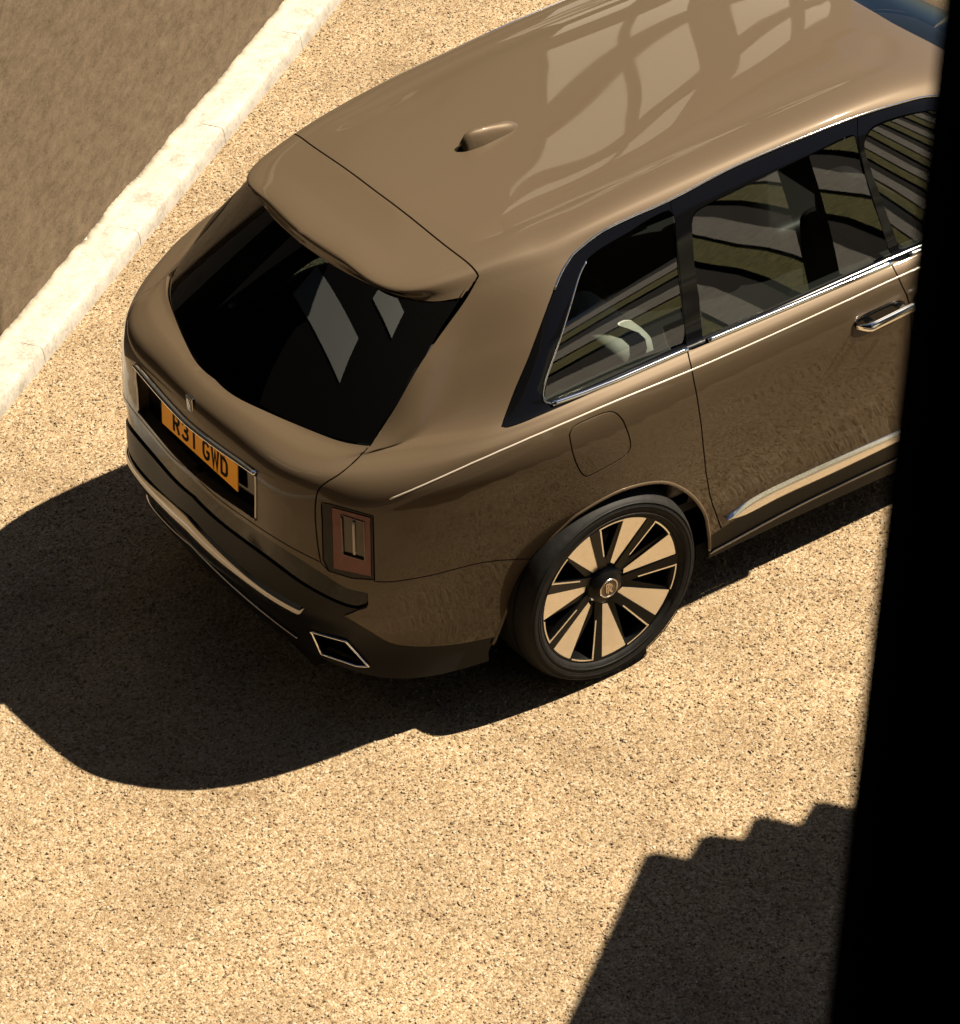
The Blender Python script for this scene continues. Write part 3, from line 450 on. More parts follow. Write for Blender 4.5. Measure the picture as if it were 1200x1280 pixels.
def region_mesh(idx, gap=.002, depth=.018, off=0., side=0):
    """side 0: right only, 1: left only, 2: both halves joined. returns verts, faces, normals"""
    ids = idx if isinstance(idx, (list, tuple)) else [idx]
    F_ = F2[np.isin(lab, ids) & good]
    used = np.unique(F_); mp = {int(a): i for i, a in enumerate(used)}
    Pn = POS[used].copy(); Nn = NOR[used]
    be = [(a, b) for (k, l) in edge_dict(F_).items() if len(l) == 1 for a, b in l]
    mid = lambda a: UV[a, 0] < 1e-4 or UV[a, 0] > NU-1-1e-4 or UV[a, 1] > NV-1-1e-4
    be = [e for e in be if not (mid(e[0]) and mid(e[1]))]
    # inward direction per boundary vertex
    fwd = Pn[np.array([mp[int(a)] for a in F_[:, 0]])]
    inn = np.zeros_like(Pn)
    e2f = {}
    for f in F_:
        for k in range(3): e2f[(int(f[k]), int(f[(k+1) % 3]))] = int(f[(k+2) % 3])
    for a, b in be:
        A, B, T = POS[a], POS[b], POS[e2f[(a, b)]]
        ed = B-A; L_ = np.linalg.norm(ed)
        if L_ < 1e-9: continue
        ed /= L_; w = T-A; w = w-ed*(w@ed); w /= max(np.linalg.norm(w), 1e-9)
        inn[mp[a]] += w; inn[mp[b]] += w
    ln = np.linalg.norm(inn, axis=1, keepdims=True); inn = np.where(ln > 1e-6, inn/np.maximum(ln, 1e-6), 0)
    m_ = np.array([mid(a) for a in used])
    inn[m_, 1] = 0
    Pn = Pn+inn*gap+Nn*off
    Fc = [[mp[int(x)] for x in f] for f in F_]
    # orientation
    f0 = np.array(Fc); g = np.cross(Pn[f0[:, 1]]-Pn[f0[:, 0]], Pn[f0[:, 2]]-Pn[f0[:, 0]]); sgn = ((g*Nn[f0[:, 0]]).sum(1)).sum()
    if sgn < 0: Fc = [f[::-1] for f in Fc]
    VV, NN, FF = list(Pn), list(Nn), Fc
    if depth:
        loopv = sorted({a for e in be for a in e}); base = len(VV); mq = {}
        outn = -inn
        for a in loopv:
            i = mp[a]; mq[a] = len(VV)
            rim_n = outn[i]*.8+Nn[i]*.6; rim_n /= max(np.linalg.norm(rim_n), 1e-9)
            VV.append(Pn[i]); NN.append(rim_n)
            VV.append(Pn[i]-Nn[i]*.0022+outn[i]*0.0007); NN.append(outn[i] if np.linalg.norm(outn[i]) > .1 else Nn[i])
            VV.append(Pn[i]-Nn[i]*depth+inn[i]*.003); NN.append(outn[i] if np.linalg.norm(outn[i]) > .1 else Nn[i])
        for a, b in be:
            for k in range(2):
                q = [mq[a]+k, mq[b]+k, mq[b]+k+1, mq[a]+k+1]
                FF.append(q[::-1] if sgn > 0 else q)
    VV, NN = np.array(VV), np.array(NN)
    if side == 0: return VV, FF, NN
    VM = VV*[1, -1, 1]; NM = NN*[1, -1, 1]; FM = [f[::-1] for f in FF]
    if side == 1: return VM, FM, NM
    k = len(VV); return np.vstack([VV, VM]), FF+[[i+k for i in f] for f in FM], np.vstack([NN, NM])
def idx(nm): return [i for i, r_ in enumerate(REG) if r_[0] == nm]
def panel(name, reg, m, parent, side=0, gap=.002, depth=.018, off=0., label=None, fit=None):
    V, F_, N_ = region_mesh(idx(reg) if reg != 'body' else [-1], gap, depth, off, side)
    if fit:      # glass is one fair sheet: least-squares quadric through the pane
        V, N_ = V.copy(), N_.copy(); s__ = np.sign(V[:, 1]).mean()
        if fit == 'side': A_, B_, D_ = V[:, 0], V[:, 2], V[:, 1]
        else: A_, B_, D_ = V[:, 1], V[:, 2], V[:, 0]
        if fit == 'side':
            bas = lambda p, q: np.stack([np.ones_like(p), p, q, q*q, p*q, p*p], 1)
            dp = lambda p, q, k: k[1]+k[4]*q+2*k[5]*p; dq = lambda p, q, k: k[2]+2*k[3]*q+k[4]*p
        else:
            bas = lambda p, q: np.stack([np.ones_like(p), p*p, q, q*q, p*p*q, p**4], 1)
            dp = lambda p, q, k: 2*k[1]*p+2*k[4]*p*q+4*k[5]*p**3; dq = lambda p, q, k: k[2]+2*k[3]*q+k[4]*p*p
        face = np.abs(N_[:, 1 if fit == 'side' else 0]) > -1
        k_ = np.linalg.lstsq(bas(A_, B_), D_, rcond=None)[0]
        nv0 = len(V); new = bas(A_, B_)@k_
        gA, gB = dp(A_, B_, k_), dq(A_, B_, k_)
        if fit == 'side': nn = np.stack([-gA*s__, np.full(nv0, s__), -gB*s__], 1); V[:, 1] = new
        else: nn = np.stack([-np.ones(nv0), gA, gB], 1); V[:, 0] = new
        N_ = nn/np.linalg.norm(nn, axis=1, keepdims=True)
    o = mesh_obj(name, V, F_, m, parent, normals=N_)
    if label: o['label'] = label
    return o

# ---------------------------------------------------------------- swept and ribbon trims on the shell
def sweep_on(uv, w, h, off=0., prof=None, taper=0, nseg=None, sym=False):
    """half-round strip of width w and height h along a curve on the shell"""
    Q = resamp(uv, .02, closed=False)
    P_ = on(Q, off); N_ = normal_at(Q); T = np.gradient(P_, axis=0); T /= np.linalg.norm(T, axis=1, keepdims=True); S = np.cross(N_, T)
    k = len(P_); t = np.linspace(0, 1, k)
    tw = np.ones(k)
    if taper: tw = np.clip(np.minimum(t, 1-t)*k*.02/taper, .15, 1)
    A = np.linspace(0, np.pi, 7); VV = []
    for i in range(k):
        for a in A: VV.append(P_[i]+S[i]*np.cos(a)*w/2*tw[i]+N_[i]*np.sin(a)*h*tw[i])
    F_ = []
    for i in range(k-1):
        for j in range(6): F_.append((i*7+j, i*7+j+1, (i+1)*7+j+1, (i+1)*7+j))
        F_.append((i*7+6, i*7, (i+1)*7, (i+1)*7+6))
    F_.append(list(range(7))); F_.append(list(range((k-1)*7, k*7))[::-1])
    return np.array(VV), F_
def ribbon(uva, uvb, h, n=40, m=8, base=-.004, ends=True):
    """raised crowned strip between two curves on the shell"""
    a = np.array([np.interp(np.linspace(0, 1, n), np.linspace(0, 1, len(uva)), np.array(uva)[:, k]) for k in (0, 1)]).T
    b = np.array([np.interp(np.linspace(0, 1, n), np.linspace(0, 1, len(uvb)), np.array(uvb)[:, k]) for k in (0, 1)]).T
    VV = []
    for i in range(n):
        s = np.linspace(0, 1, m)[:, None]; q = a[i]*(1-s)+b[i]*s
        hh = np.concatenate([[base], h*np.sin(np.pi*np.linspace(.12, .88, m-2))**.7, [base]])
        VV.append(surf_s(q[:, 0], q[:, 1])+normal_at(q)*hh[:, None])
    VV = np.concatenate(VV); F_ = [(i*m+j, i*m+j+1, (i+1)*m+j+1, (i+1)*m+j) for i in range(n-1) for j in range(m-1)]
    F_ += [tuple(range(m)), tuple(range((n-1)*m, n*m))[::-1]]
    return VV, F_
def trim(name, VF, m, parent, mirror=False, both=False, smooth=True, label=None):
    V, F_ = VF; V = np.array(V)
    if both: k = len(V); F_ = list(F_)+[tuple(i+k for i in f[::-1]) for f in F_]; V = np.vstack([V, V*[1, -1, 1]])
    elif mirror: V = V*[1, -1, 1]; F_ = [f[::-1] for f in F_]
    bm = bmesh.new(); vs = [bm.verts.new(v) for v in V]
    for f in F_:
        try: bm.faces.new([vs[i] for i in f])
        except ValueError: pass
    if both: bmesh.ops.remove_doubles(bm, verts=bm.verts, dist=.0006)
    o = bm_obj(name, bm, m, parent, smooth)
    if label: o['label'] = label
    return o
# ================================================================ SETTING
def stucco(name, c0, c1, c2, sc, bs=.35, bd=.004, zs=1.):
    m = mat(name, c1, .9, 0, 0, .2); mp_ = nd(m, 'ShaderNodeMapping'); mp_.inputs['Scale'].default_value = (1, 1, zs); tc_n = nd(m, 'ShaderNodeTexCoord'); lk(m, tc_n.outputs['Object'], mp_.inputs['Vector'])
    a = noise(m, sc, 8, .72, mp_.outputs[0]); b = noise(m, sc*7, 5, .6, mp_.outputs[0])
    mx = nd(m, 'ShaderNodeMath', operation='MULTIPLY_ADD'); lk(m, a.outputs['Fac'], mx.inputs[0]); mx.inputs[1].default_value = .6
    q = nd(m, 'ShaderNodeMath', operation='MULTIPLY'); lk(m, b.outputs['Fac'], q.inputs[0]); q.inputs[1].default_value = .4; lk(m, q.outputs[0], mx.inputs[2])
    r_ = ramp(m, mx.outputs[0], [(.36, c0), (.5, c1), (.64, c2)]); lk(m, r_.outputs['Color'], bsdf(m).inputs['Base Color'])
    lk(m, bump(m, mx.outputs[0], bs, bd).outputs['Normal'], bsdf(m).inputs['Normal']); return m
# bonded gravel ground: fine stones in sandy binder
GR = mat('sandy_gravel', (.5, .36, .2), .85, 0, 0, .25)
tc = nd(GR, 'ShaderNodeTexCoord'); v1 = nd(GR, 'ShaderNodeTexVoronoi'); v1.inputs['Scale'].default_value = 120; lk(GR, tc.outputs['Object'], v1.inputs['Vector'])
v2 = nd(GR, 'ShaderNodeTexVoronoi'); v2.inputs['Scale'].default_value = 62; lk(GR, tc.outputs['Object'], v2.inputs['Vector'])
sep = nd(GR, 'ShaderNodeSeparateColor'); lk(GR, v1.outputs['Color'], sep.inputs[0])
r1 = ramp(GR, sep.outputs[0], [(0, (0.053, 0.033, 0.017)), (.10, (0.132, 0.089, 0.046)), (.45, (0.191, 0.139, 0.081)), (.8, (0.231, 0.175, 0.112)), (1, (0.264, 0.224, 0.165))])
big = noise(GR, 1.7, 9, .68); rb_m = ramp(GR, big.outputs['Fac'], [(.30, (.70, .67, .62)), (.45, (.94, .93, .91)), (.66, (1.2, 1.2, 1.2))])
mm = nd(GR, 'ShaderNodeMix', data_type='RGBA', blend_type='MULTIPLY'); mm.inputs[0].default_value = 1
lk(GR, r1.outputs['Color'], mm.inputs[6]); lk(GR, rb_m.outputs['Color'], mm.inputs[7]); lk(GR, mm.outputs[2], bsdf(GR).inputs['Base Color'])
ad = nd(GR, 'ShaderNodeMath', operation='ADD'); lk(GR, v1.outputs['Distance'], ad.inputs[0]); lk(GR, v2.outputs['Distance'], ad.inputs[1])
bb = bump(GR, ad.outputs[0], .55, .006); bb.invert = True; lk(GR, bb.outputs['Normal'], bsdf(GR).inputs['Normal'])
g = mesh_obj('gravel_yard', [(-150, -150, 0), (150, -150, 0), (150, 150, 0), (-150, 150, 0)], [(0, 1, 2, 3)], GR)
tag(g, 'sunlit sandy bonded gravel yard under the car', 'ground', kind='structure')

# loose stones: one instanced sheet
STN = mat('gravel_stone', (.6, .45, .28), .8, 0, 0, .3)
oi = nd(STN, 'ShaderNodeObjectInfo'); at_ = nd(STN, 'ShaderNodeAttribute'); at_.attribute_type = 'INSTANCER'; at_.attribute_name = 'tone'
rs = ramp(STN, at_.outputs['Fac'], [(0, (.070, .047, .027)), (.10, (.125, .085, .048)), (.4, (.185, .135, .080)), (.75, (.231, .180, .119)), (1, (.277, .244, .191))])
lk(STN, rs.outputs['Color'], bsdf(STN).inputs['Base Color'])
bm = bmesh.new(); bmesh.ops.create_icosphere(bm, subdivisions=1, radius=1)
for v in bm.verts: v.co *= random.uniform(.75, 1.15); v.co.z *= .75
stone_me = bpy.data.meshes.new('stone_shape'); bm.to_mesh(stone_me); bm.free(); stone_me.materials.append(STN)
X0, X1, Y0, Y1 = -3.1, 3.6, -3.6, 6.0
kd = np.array([3.07, 2.2])/math.hypot(3.07, 2.2); kn = np.array([-kd[1], kd[0]]); K0 = np.array([-1.02, 1.81])
NST = STONES
pts = np.stack([rng.uniform(X0, X1, NST), rng.uniform(Y0, Y1, NST)], 1)
pts = pts[((pts-K0)@kn < -.004)]
pm = bpy.data.meshes.new('gravel'); pm.from_pydata([(x, y, .0004) for x, y in pts], [], []); pm.materials.append(STN)
go = link(bpy.data.objects.new('gravel', pm)); tag(go, 'fine loose stones spread over the sandy yard', 'gravel', kind='stuff')
src = bpy.data.objects.new('stone_source', stone_me)      # never linked, only instanced
ng = bpy.data.node_groups.new('stones', 'GeometryNodeTree')
ng.interface.new_socket('Geometry', in_out='INPUT', socket_type='NodeSocketGeometry'); ng.interface.new_socket('Geometry', in_out='OUTPUT', socket_type='NodeSocketGeometry')
N = ng.nodes; gi = N.new('NodeGroupInput'); gout = N.new('NodeGroupOutput'); iop = N.new('GeometryNodeInstanceOnPoints'); ob = N.new('GeometryNodeObjectInfo'); ob.inputs['Object'].default_value = src
rv = N.new('FunctionNodeRandomValue'); rv.data_type = 'FLOAT_VECTOR'; rv.inputs[0].default_value = (0, 0, 0); rv.inputs[1].default_value = (6.28, 6.28, 6.28)
rsx = N.new('FunctionNodeRandomValue'); rsx.data_type = 'FLOAT_VECTOR'; rsx.inputs[0].default_value = (.0014, .0012, .0009); rsx.inputs[1].default_value = (.0056, .0048, .0034); rsx.inputs['Seed'].default_value = 5
st = N.new('GeometryNodeStoreNamedAttribute'); st.data_type = 'FLOAT'; st.domain = 'INSTANCE'; st.inputs['Name'].default_value = 'tone'
rt = N.new('FunctionNodeRandomValue'); rt.data_type = 'FLOAT'; rt.inputs['Seed'].default_value = 9
ng.links.new(gi.outputs[0], iop.inputs['Points']); ng.links.new(ob.outputs['Geometry'], iop.inputs['Instance']); ng.links.new(rv.outputs[0], iop.inputs['Rotation']); 
rsx.data_type = 'FLOAT'; pw = N.new('ShaderNodeMath'); pw.operation = 'POWER'; pw.inputs[1].default_value = 7; mu = N.new('ShaderNodeMath'); mu.operation = 'MULTIPLY_ADD'; mu.inputs[1].default_value = .0062; mu.inputs[2].default_value = .0024
ng.links.new(rsx.outputs[1], pw.inputs[0]); ng.links.new(pw.outputs[0], mu.inputs[0]); ng.links.new(mu.outputs[0], iop.inputs['Scale'])
ng.links.new(iop.outputs[0], st.inputs['Geometry']); ng.links.new(rt.outputs[1], st.inputs['Value']); ng.links.new(st.outputs[0], gout.inputs[0])
md = go.modifiers.new('stones', 'NODES'); md.node_group = ng

# kerb of pale stones with a rendered wall standing behind it
KERB = stucco('pale_kerb_stone', (0.165, 0.145, 0.120), (0.262, 0.243, 0.215), (0.315, 0.297, 0.270), 9, .4, .003)
WALL = stucco('brown_wall_render', (0.048, 0.034, 0.020), (0.082, 0.060, 0.038), (0.112, 0.085, 0.056), 11, .25, .004, 1.9)
def K(s, t, z=0): p = K0+kd*s+kn*t; return (p[0], p[1], z)
L_ = -9.0; kerb = empty('kerb'); tag(kerb, kind='structure'); kerb['label'] = 'pale stone kerb at the foot of the brown wall'
s_ = L_; i = 0
prof = [(0, 0), (.002, .026), (.006, .064), (.013, .076), (.028, .081), (.10, .083), (.165, .085), (.20, .085)]
while s_ < 14:
    ln = random.uniform(.93, .96); bm = bmesh.new(); k = 9; rows = []
    for a in range(k):
        ss = s_+.0015+(ln-.003)*a/(k-1); row = []
        for (t, z) in prof:
            jt = random.uniform(-.0008, .0008)
            row.append(bm.verts.new(K(ss, t+jt, z+random.uniform(-.0008, .0008) if z > 0 else -.02)))
        rows.append(row)
    for a in range(k-1):
        for b in range(len(prof)-1): bm.faces.new((rows[a][b], rows[a+1][b], rows[a+1][b+1], rows[a][b+1]))
    for row, q_ in ((rows[0], s_+.0015), (rows[-1], s_+ln-.0015)): bm.faces.new([bm.verts.new(v.co) for v in row]+[bm.verts.new(K(q_, .20, -.02))])
    bm_obj('kerb_stone', bm, KERB, kerb, True, 0)
    s_ += ln; i += 1
# mortar bed between and behind the stones: ragged mortar fillet runs up against the wall
MOR = stucco('kerb_mortar', (0.202, 0.173, 0.133), (0.288, 0.256, 0.209), (0.338, 0.310, 0.259), 26, .5, .004)
bm = bmesh.new(); rows = []
SS = np.arange(L_, 14, .02); wob = np.convolve(rng.normal(0, 1, len(SS)+8), np.ones(5)/5, 'same')[:len(SS)]
for j, ss in enumerate(SS):
    wz = .096+.010*wob[j]
    rows.append([bm.verts.new(K(ss, .012, -.02)), bm.verts.new(K(ss, .013, .056)), bm.verts.new(K(ss, .042, .0785)), bm.verts.new(K(ss, .17+.008*wob[j], .086)), bm.verts.new(K(ss, .1985, wz)), bm.verts.new(K(ss, .1985, -.02))])
for a in range(len(rows)-1):
    for b in range(5): bm.faces.new((rows[a][b], rows[a+1][b], rows[a+1][b+1], rows[a][b+1]))
bm_obj('mortar', bm, MOR, kerb, True)
WL = .40; wl = empty('rendered_wall'); tag(wl, 'mottled brown rendered wall rising behind the pale kerb', 'wall')
bm = bmesh.new(); na, nz = 150, 26; gr = []
for a in range(na+1):
    gr.append([bm.verts.new(K(WL+(14-WL)*a/na, .200+random.uniform(-.003, .003), 2.9*b/nz)) for b in range(nz+1)])
for a in range(na):
    for b in range(nz): bm.faces.new((gr[a][b], gr[a+1][b], gr[a+1][b+1], gr[a][b+1]))
back = [bm.verts.new(K(WL, .46, 0)), bm.verts.new(K(14, .46, 0)), bm.verts.new(K(14, .46, 2.9)), bm.verts.new(K(WL, .46, 2.9))]
bm.faces.new(back); bm.faces.new([*[g_[-1] for g_ in gr], back[2], back[3]]); bm.faces.new([*gr[0], back[3], back[0]]); bm.faces.new([*gr[-1], back[2], back[1]])
bm_obj('wall_face', bm, WALL, wl, True)
bm = bmesh.new(); pl = [K(WL, .16), K(14, .16), K(14, .50), K(WL, .50)]
prism('coping', [(p[0], p[1]) for p in pl], 2.902, 2.98, KERB, wl, .008)

# ================================================================ CAR
car = empty('car', (0, 0, 0))
tag(car, 'bronze-brown luxury SUV parked on the gravel, seen from behind and above', 'car')
panel('body_shell', 'body', P, car, 2, .0030, .02)
tg = panel('tailgate', 'tailgate', P, car, 2, .0028, .05)
panel('rear_spoiler', 'spoiler', P, car, 2, .0038, .03)
panel('rear_window', 'rear_window', GDARK, car, 2, .0012, 0, -.002, fit='rear')
bp_ = panel('rear_bumper', 'bumper', P, car, 2, .0022, .03)
panel('bumper_step', 'bumper_pad', BLK, bp_, 2, .0, .0, -.012, 'gloss black step across the bumper')
panel('lower_rear_trim', 'lower_trim', SATIN, car, 2, .002, .03, -.004)
for sd in (0, 1):
    d1 = panel('rear_door', 'rear_door', P, car, sd, .0028, .02)
    trd = panel('window_frame', 'rear_door_frame', BLK, d1, sd, .0016, .01, -.003)
    panel('window_glass', 'rear_door_glass', GFAR if sd else GTINT, d1, sd, .0008, 0, -.006, fit='side')
    d2 = panel('front_door', 'front_door', P, car, sd, .0028, .02)
    panel('window_frame', 'front_door_frame', BLK, d2, sd, .0016, .01, -.003)
    panel('window_glass', 'front_door_glass', GFAR if sd else GTINT, d2, sd, .0008, 0, -.006, fit='side')
    q1 = panel('quarter_window', 'quarter_glass', GFAR if sd else GTINT, car, sd, .0008, 0, -.005, fit='side')
    panel('window_frame', 'quarter_window_trim', BLK, q1, sd, .0012, .01, -.002)
    panel('sill_panel', 'sill_trim', SATIN, car, sd, .002, .02, -.006)
    tl = panel('tail_lamp', 'tail_lamp', BLK, car, sd, .0018, .03, -.002, 'tail lamp in gloss black surround')
    panel('lens', 'lamp_lens', REDL, tl, sd, .0008, .006, .0025, 'red lens')
    panel('lens_core', 'lamp_inner', LINN, tl, sd, .0012, .004, -.004, 'smoky inner lens')
    if sd == 0: panel('fuel_flap', 'fuel_flap', P, car, sd, .0024, .012)
    else: panel('quarter_infill', 'fuel_flap', P, car, sd, .0, .0)
    panel('head_lamp', 'head_lamp', BLK, car, sd, .002, .02)
    sm = (lambda VF: VF) 
    mir = sd == 1
    trim('light_guide', sweep_on(FE['lightbar'], .010, .004, .004), LBAR, tl, mir, label='pale vertical light guide')
    V, F_, N_ = region_mesh(idx('lamp_lens'), 0, 0, 0, 0)
    trim('lens_frame', sweep_on(cat(np.array(FE['lens_mid'])), .006, .002, .004), REDD, tl, mir)
    # exhaust: chrome-edged opening with dark throat
    xo = panel('exhaust_outlet', 'exhaust_opening', DARK, car, sd, 0, 0, -.05, 'chrome edged exhaust opening')
    trim('bright_edge', sweep_on(ex, .009, .007, 0), CHR, xo, mir)
    # brightwork
    bd1 = smooth1(cat(np.array(FE['qchrome'])[-1:], [p for p in FE['dlo_bot'] if p[0] > 4.75 and p[0] < 5.83]), 1); bd1[:, 1] += .12; bd1[0] = FE['qchrome'][-1]
    trim('chrome_moulding', sweep_on(bd1, .021, .010, 0), CHR, q1, mir)
    trim('chrome_surround', sweep_on(FE['qchrome'], .0065, .004, -.001), CHR, q1, mir)
    bd2 = np.array([p for p in FE['dlo_bot'] if 5.87 < p[0] < 7.02]); bd2[:, 1] += .12
    trim('chrome_moulding', sweep_on(bd2, .021, .010, 0), CHR, d1, mir)
    bd3 = np.array([p for p in FE['dlo_bot'] if 7.06 < p[0]]+[(7.6, 7.3), (8.0, 7.36), (8.28, 7.7)]); bd3[:, 1] += .12
    trim('chrome_moulding', sweep_on(bd3, .021, .010, 0), CHR, d2, mir)
    tp = cat([p for p in FE['dlo_back'] if p[1] > 9.6], [p for p in FE['dlo_top']], [(7.9, 9.8)])
    trim('chrome_drip_rail', sweep_on(smooth1(tp, 1), .009, .006, -.001), CHR, car, mir)
    trim('coachline', sweep_on(smooth1(cat(FE['coach'], [(7.6, 6.1), (8.5, 6.1), (9.3, 6.2)]), 3), .0062, .0012, 0), PIN, car, mir, label='thin pale pinstripe along the shoulder')
    trim('chrome_sill_strip', ribbon(np.array(FE['sill'])[:], np.array(FE['sill_lo'])[::-1], .016), SCHR, d1, mir)
    e1_, e2_ = FE['sill'][-1], FE['sill_lo'][0]; a = np.array([(e1_[0]+.035, e1_[1]), (7.6, e1_[1]), (8.2, e1_[1])]); b = np.array([(e2_[0]+.035, e2_[1]), (7.6, e2_[1]), (8.2, e2_[1])])
    trim('chrome_sill_strip', ribbon(a, b, .016), SCHR, d2, mir)
    bl_ = np.array(FE['botline']); trim('sill_edge', sweep_on(cat(bl_, [(8.3, .75)]), .012, .006, -.004), DCHR, car, mir)
# panels of the front
panel('bonnet', 'bonnet', P, car, 2, .0025, .02)
panel('windscreen', 'windscreen', GCLR, car, 2, .002, .006, -.003)
gl = panel('radiator_grille', 'radiator_grille', DARK, car, 2, .002, .03, -.02)
for k in range(-9, 10):
    pz = [surf_s(12-abs(k)*.055, v)[0] for v in (2.3, 3, 4, 5, 5.6)]
    bm = bmesh.new()
    for a, b in zip(pz[:-1], pz[1:]):
        y = (-1 if k < 0 else 1)*abs(a[1]); y2 = (-1 if k < 0 else 1)*abs(b[1])
        vs = [bm.verts.new(q) for q in ((a[0]+.004, y-.006, a[2]), (a[0]+.004, y+.006, a[2]), (b[0]+.004, y2+.006, b[2]), (b[0]+.004, y2-.006, b[2]), (a[0]-.03, y-.006, a[2]), (a[0]-.03, y+.006, a[2]), (b[0]-.03, y2+.006, b[2]), (b[0]-.03, y2-.006, b[2]))]
        for f in ((0, 1, 2, 3), (4, 5, 1, 0), (7, 6, 5, 4), (3, 2, 6, 7), (0, 3, 7, 4), (1, 5, 6, 2)): bm.faces.new([vs[i] for i in f])
    bm_obj('grille_bar', bm, CHR, gl)
# rear brightwork spanning the car
def fullw(L): L = clipu(L); L = L[np.argsort(L[:, 0])]; L[0, 0] = 0; return L
def ribbon_full(top, bot, h, n=36):
    V, F_ = ribbon(fullw(top), fullw(bot), h, n); V = np.array(V); m_ = 8
    V2_ = V*[1, -1, 1]; k = len(V)
    F_ = [f for f in F_ if not (len(f) == m_ and 0 in f)]
    return np.vstack([V, V2_]), F_+[tuple(i+k for i in f[::-1]) for f in F_]
def weld(name, VF, m, parent, label=None):
    V, F_ = VF; V = np.array(V); V[abs(V[:, 1]) < .0012, 1] = 0
    bm = bmesh.new(); vs = [bm.verts.new(v) for v in V]
    for f in F_: bm.faces.new([vs[i] for i in f])
    bmesh.ops.remove_doubles(bm, verts=bm.verts, dist=.0006)
    o = bm_obj(name, bm, m, parent, True)
    if label: o['label'] = label
    return o
bt = smooth1([p for p in FE['bc_top'] if p[0] > -.3], 6); bb_ = smooth1([p for p in FE['bc_bot'] if p[0] > -.3][::-1], 6)
weld('chrome_bumper_bar', ribbon_full(bt, bb_, .010), DCHR, bp_, 'curved bright strip low on the bumper')
brf = fullw(FE['bar']); up = brf+[0, .10]; lo = brf-[0, .06]
weld('plate_light_bar', ribbon_full(up, lo, .016), CHR, tg, 'chrome bar above the number plate')
tlf = fullw(FE['trimline']); tlf = cat([(0, tlf[0, 1])], tlf[tlf[:, 0] > .2])
V, F_ = sweep_on(smooth1(tlf, 2), .010, .006, 0); weld('bright_lower_edge', (np.vstack([V, V*[1, -1, 1]]), F_+[tuple(i+len(V) for i in f[::-1]) for f in F_]), DCHR, car)
# number plate pocket
V, F_, N_ = region_mesh(idx('plate_recess'), 0, 0, 0, 2); V = V.copy(); V[:, 0] += .042
pk = mesh_obj('plate_pocket', V, F_, BLK, tg, smooth=True)
for sd in (-1, 1):
    rr_ = np.array(FE['rec_right'])
    VV, FF = sweep_on(rr_, .010, .006, 0); trim('pocket_edge', (VV, FF), DCHR, tg, sd == 1)
rbo = fullw(FE['rec_bot']); rbo = rbo[rbo[:, 0] > 0.0]
VV, FF = sweep_on(rbo, .006, .004, 0); weld('pocket_edge', (np.vstack([VV, VV*[1, -1, 1]]), FF+[tuple(i+len(VV) for i in f[::-1]) for f in FF]), DCHR, tg)
# plate and characters
pz0, pz1 = .872, .983; px0, px1 = -1.070, -1.062
def pp(y, z, out=0.): t = (z-pz0)/(pz1-pz0); return Vector((px0+(px1-px0)*t-out, -y, z))   # y to the right as read from behind
bm = bmesh.new(); q = [pp(*a) for a in ((-.26, pz0), (.26, pz0), (.26, pz1), (-.26, pz1))]
f_ = [bm.verts.new(x) for x in q]; b_ = [bm.verts.new(x+Vector((.005, 0, 0))) for x in q]
bm.faces.new(f_); bm.faces.new(b_[::-1])
for i in range(4): bm.faces.new((f_[i], f_[(i+1) % 4], b_[(i+1) % 4], b_[i]))
npl = bm_obj('number_plate', bm, YEL, tg, False, .0015); npl['label'] = 'amber number plate reading R31 GWD'
def arc(cx, cy, rx, ry, a0, a1, n=10): return [(cx+rx*math.cos(math.radians(a0+(a1-a0)*i/n)), cy+ry*math.sin(math.radians(a0+(a1-a0)*i/n))) for i in range(n+1)]
GLY = {   # strokes in a 50 x 79 cell (stroke centre lines)
 'R': [[(7, 0), (7, 72), (28, 72)]+arc(28, 54.5, 14, 17.5, 90, -90)+[(7, 37)], [(25, 37), (43, 0)]],
 '3': [[(7, 64)]+arc(23, 56, 18, 16, 150, -80)+[(18, 40.5)], [(18, 40.5)]+arc(23, 23.5, 20, 17, 80, -155)],
 '1': [[(25, 0), (25, 72)]],
 'G': [arc(25, 52, 18, 20, 25, 180)+arc(25, 26, 18, 20, 180, 360)+[(43, 36), (27, 36)]],
 'W': [[(3, 79), (13, 3), (25, 64), (37, 3), (47, 79)]],
 'D': [[(7, 6.5), (7, 72), (24, 72)]+arc(24, 53, 19, 19, 90, 0)+arc(24, 26, 19, 19.5, 0, -90)+[(7, 6.5)]],
}
def strokes_bm(ch, place, wd, h=.0012):
    bm = bmesh.new()
    for st_ in GLY[ch]:
        P_ = [Vector((x, y, 0)) for x, y in st_]; closed = (P_[0]-P_[-1]).length < .1
        if closed: P_ = P_[:-1]
        L, R_ = [], []; n_ = len(P_)
        for i, p in enumerate(P_):
            a = P_[i-1] if (i > 0 or closed) else None; b = P_[(i+1) % n_] if (i < n_-1 or closed) else None
            d1_ = (p-a).normalized() if a is not None else (b-p).normalized(); d2_ = (b-p).normalized() if b is not None else d1_
            t = (d1_+d2_); t = t.normalized() if t.length > 1e-3 else d1_; nn = Vector((-t.y, t.x, 0)); sc = min(1/max(nn.dot(Vector((-d1_.y, d1_.x, 0))), .3), 2.4)
            L.append(p+nn*wd/2*sc); R_.append(p-nn*wd/2*sc)
        lv = [bm.verts.new(place(q.x, q.y, h)) for q in L]; rv_ = [bm.verts.new(place(q.x, q.y, h)) for q in R_]
        for i in range(n_ if closed else n_-1):
            j = (i+1) % n_; bm.faces.new((lv[i], rv_[i], rv_[j], lv[j]))
    r_ = bmesh.ops.extrude_face_region(bm, geom=list(bm.faces)); return bm, [v for v in r_['geom'] if isinstance(v, bmesh.types.BMVert)]
tw_ = 6*.050+4*.011+.033; x_ = -tw_/2+.008
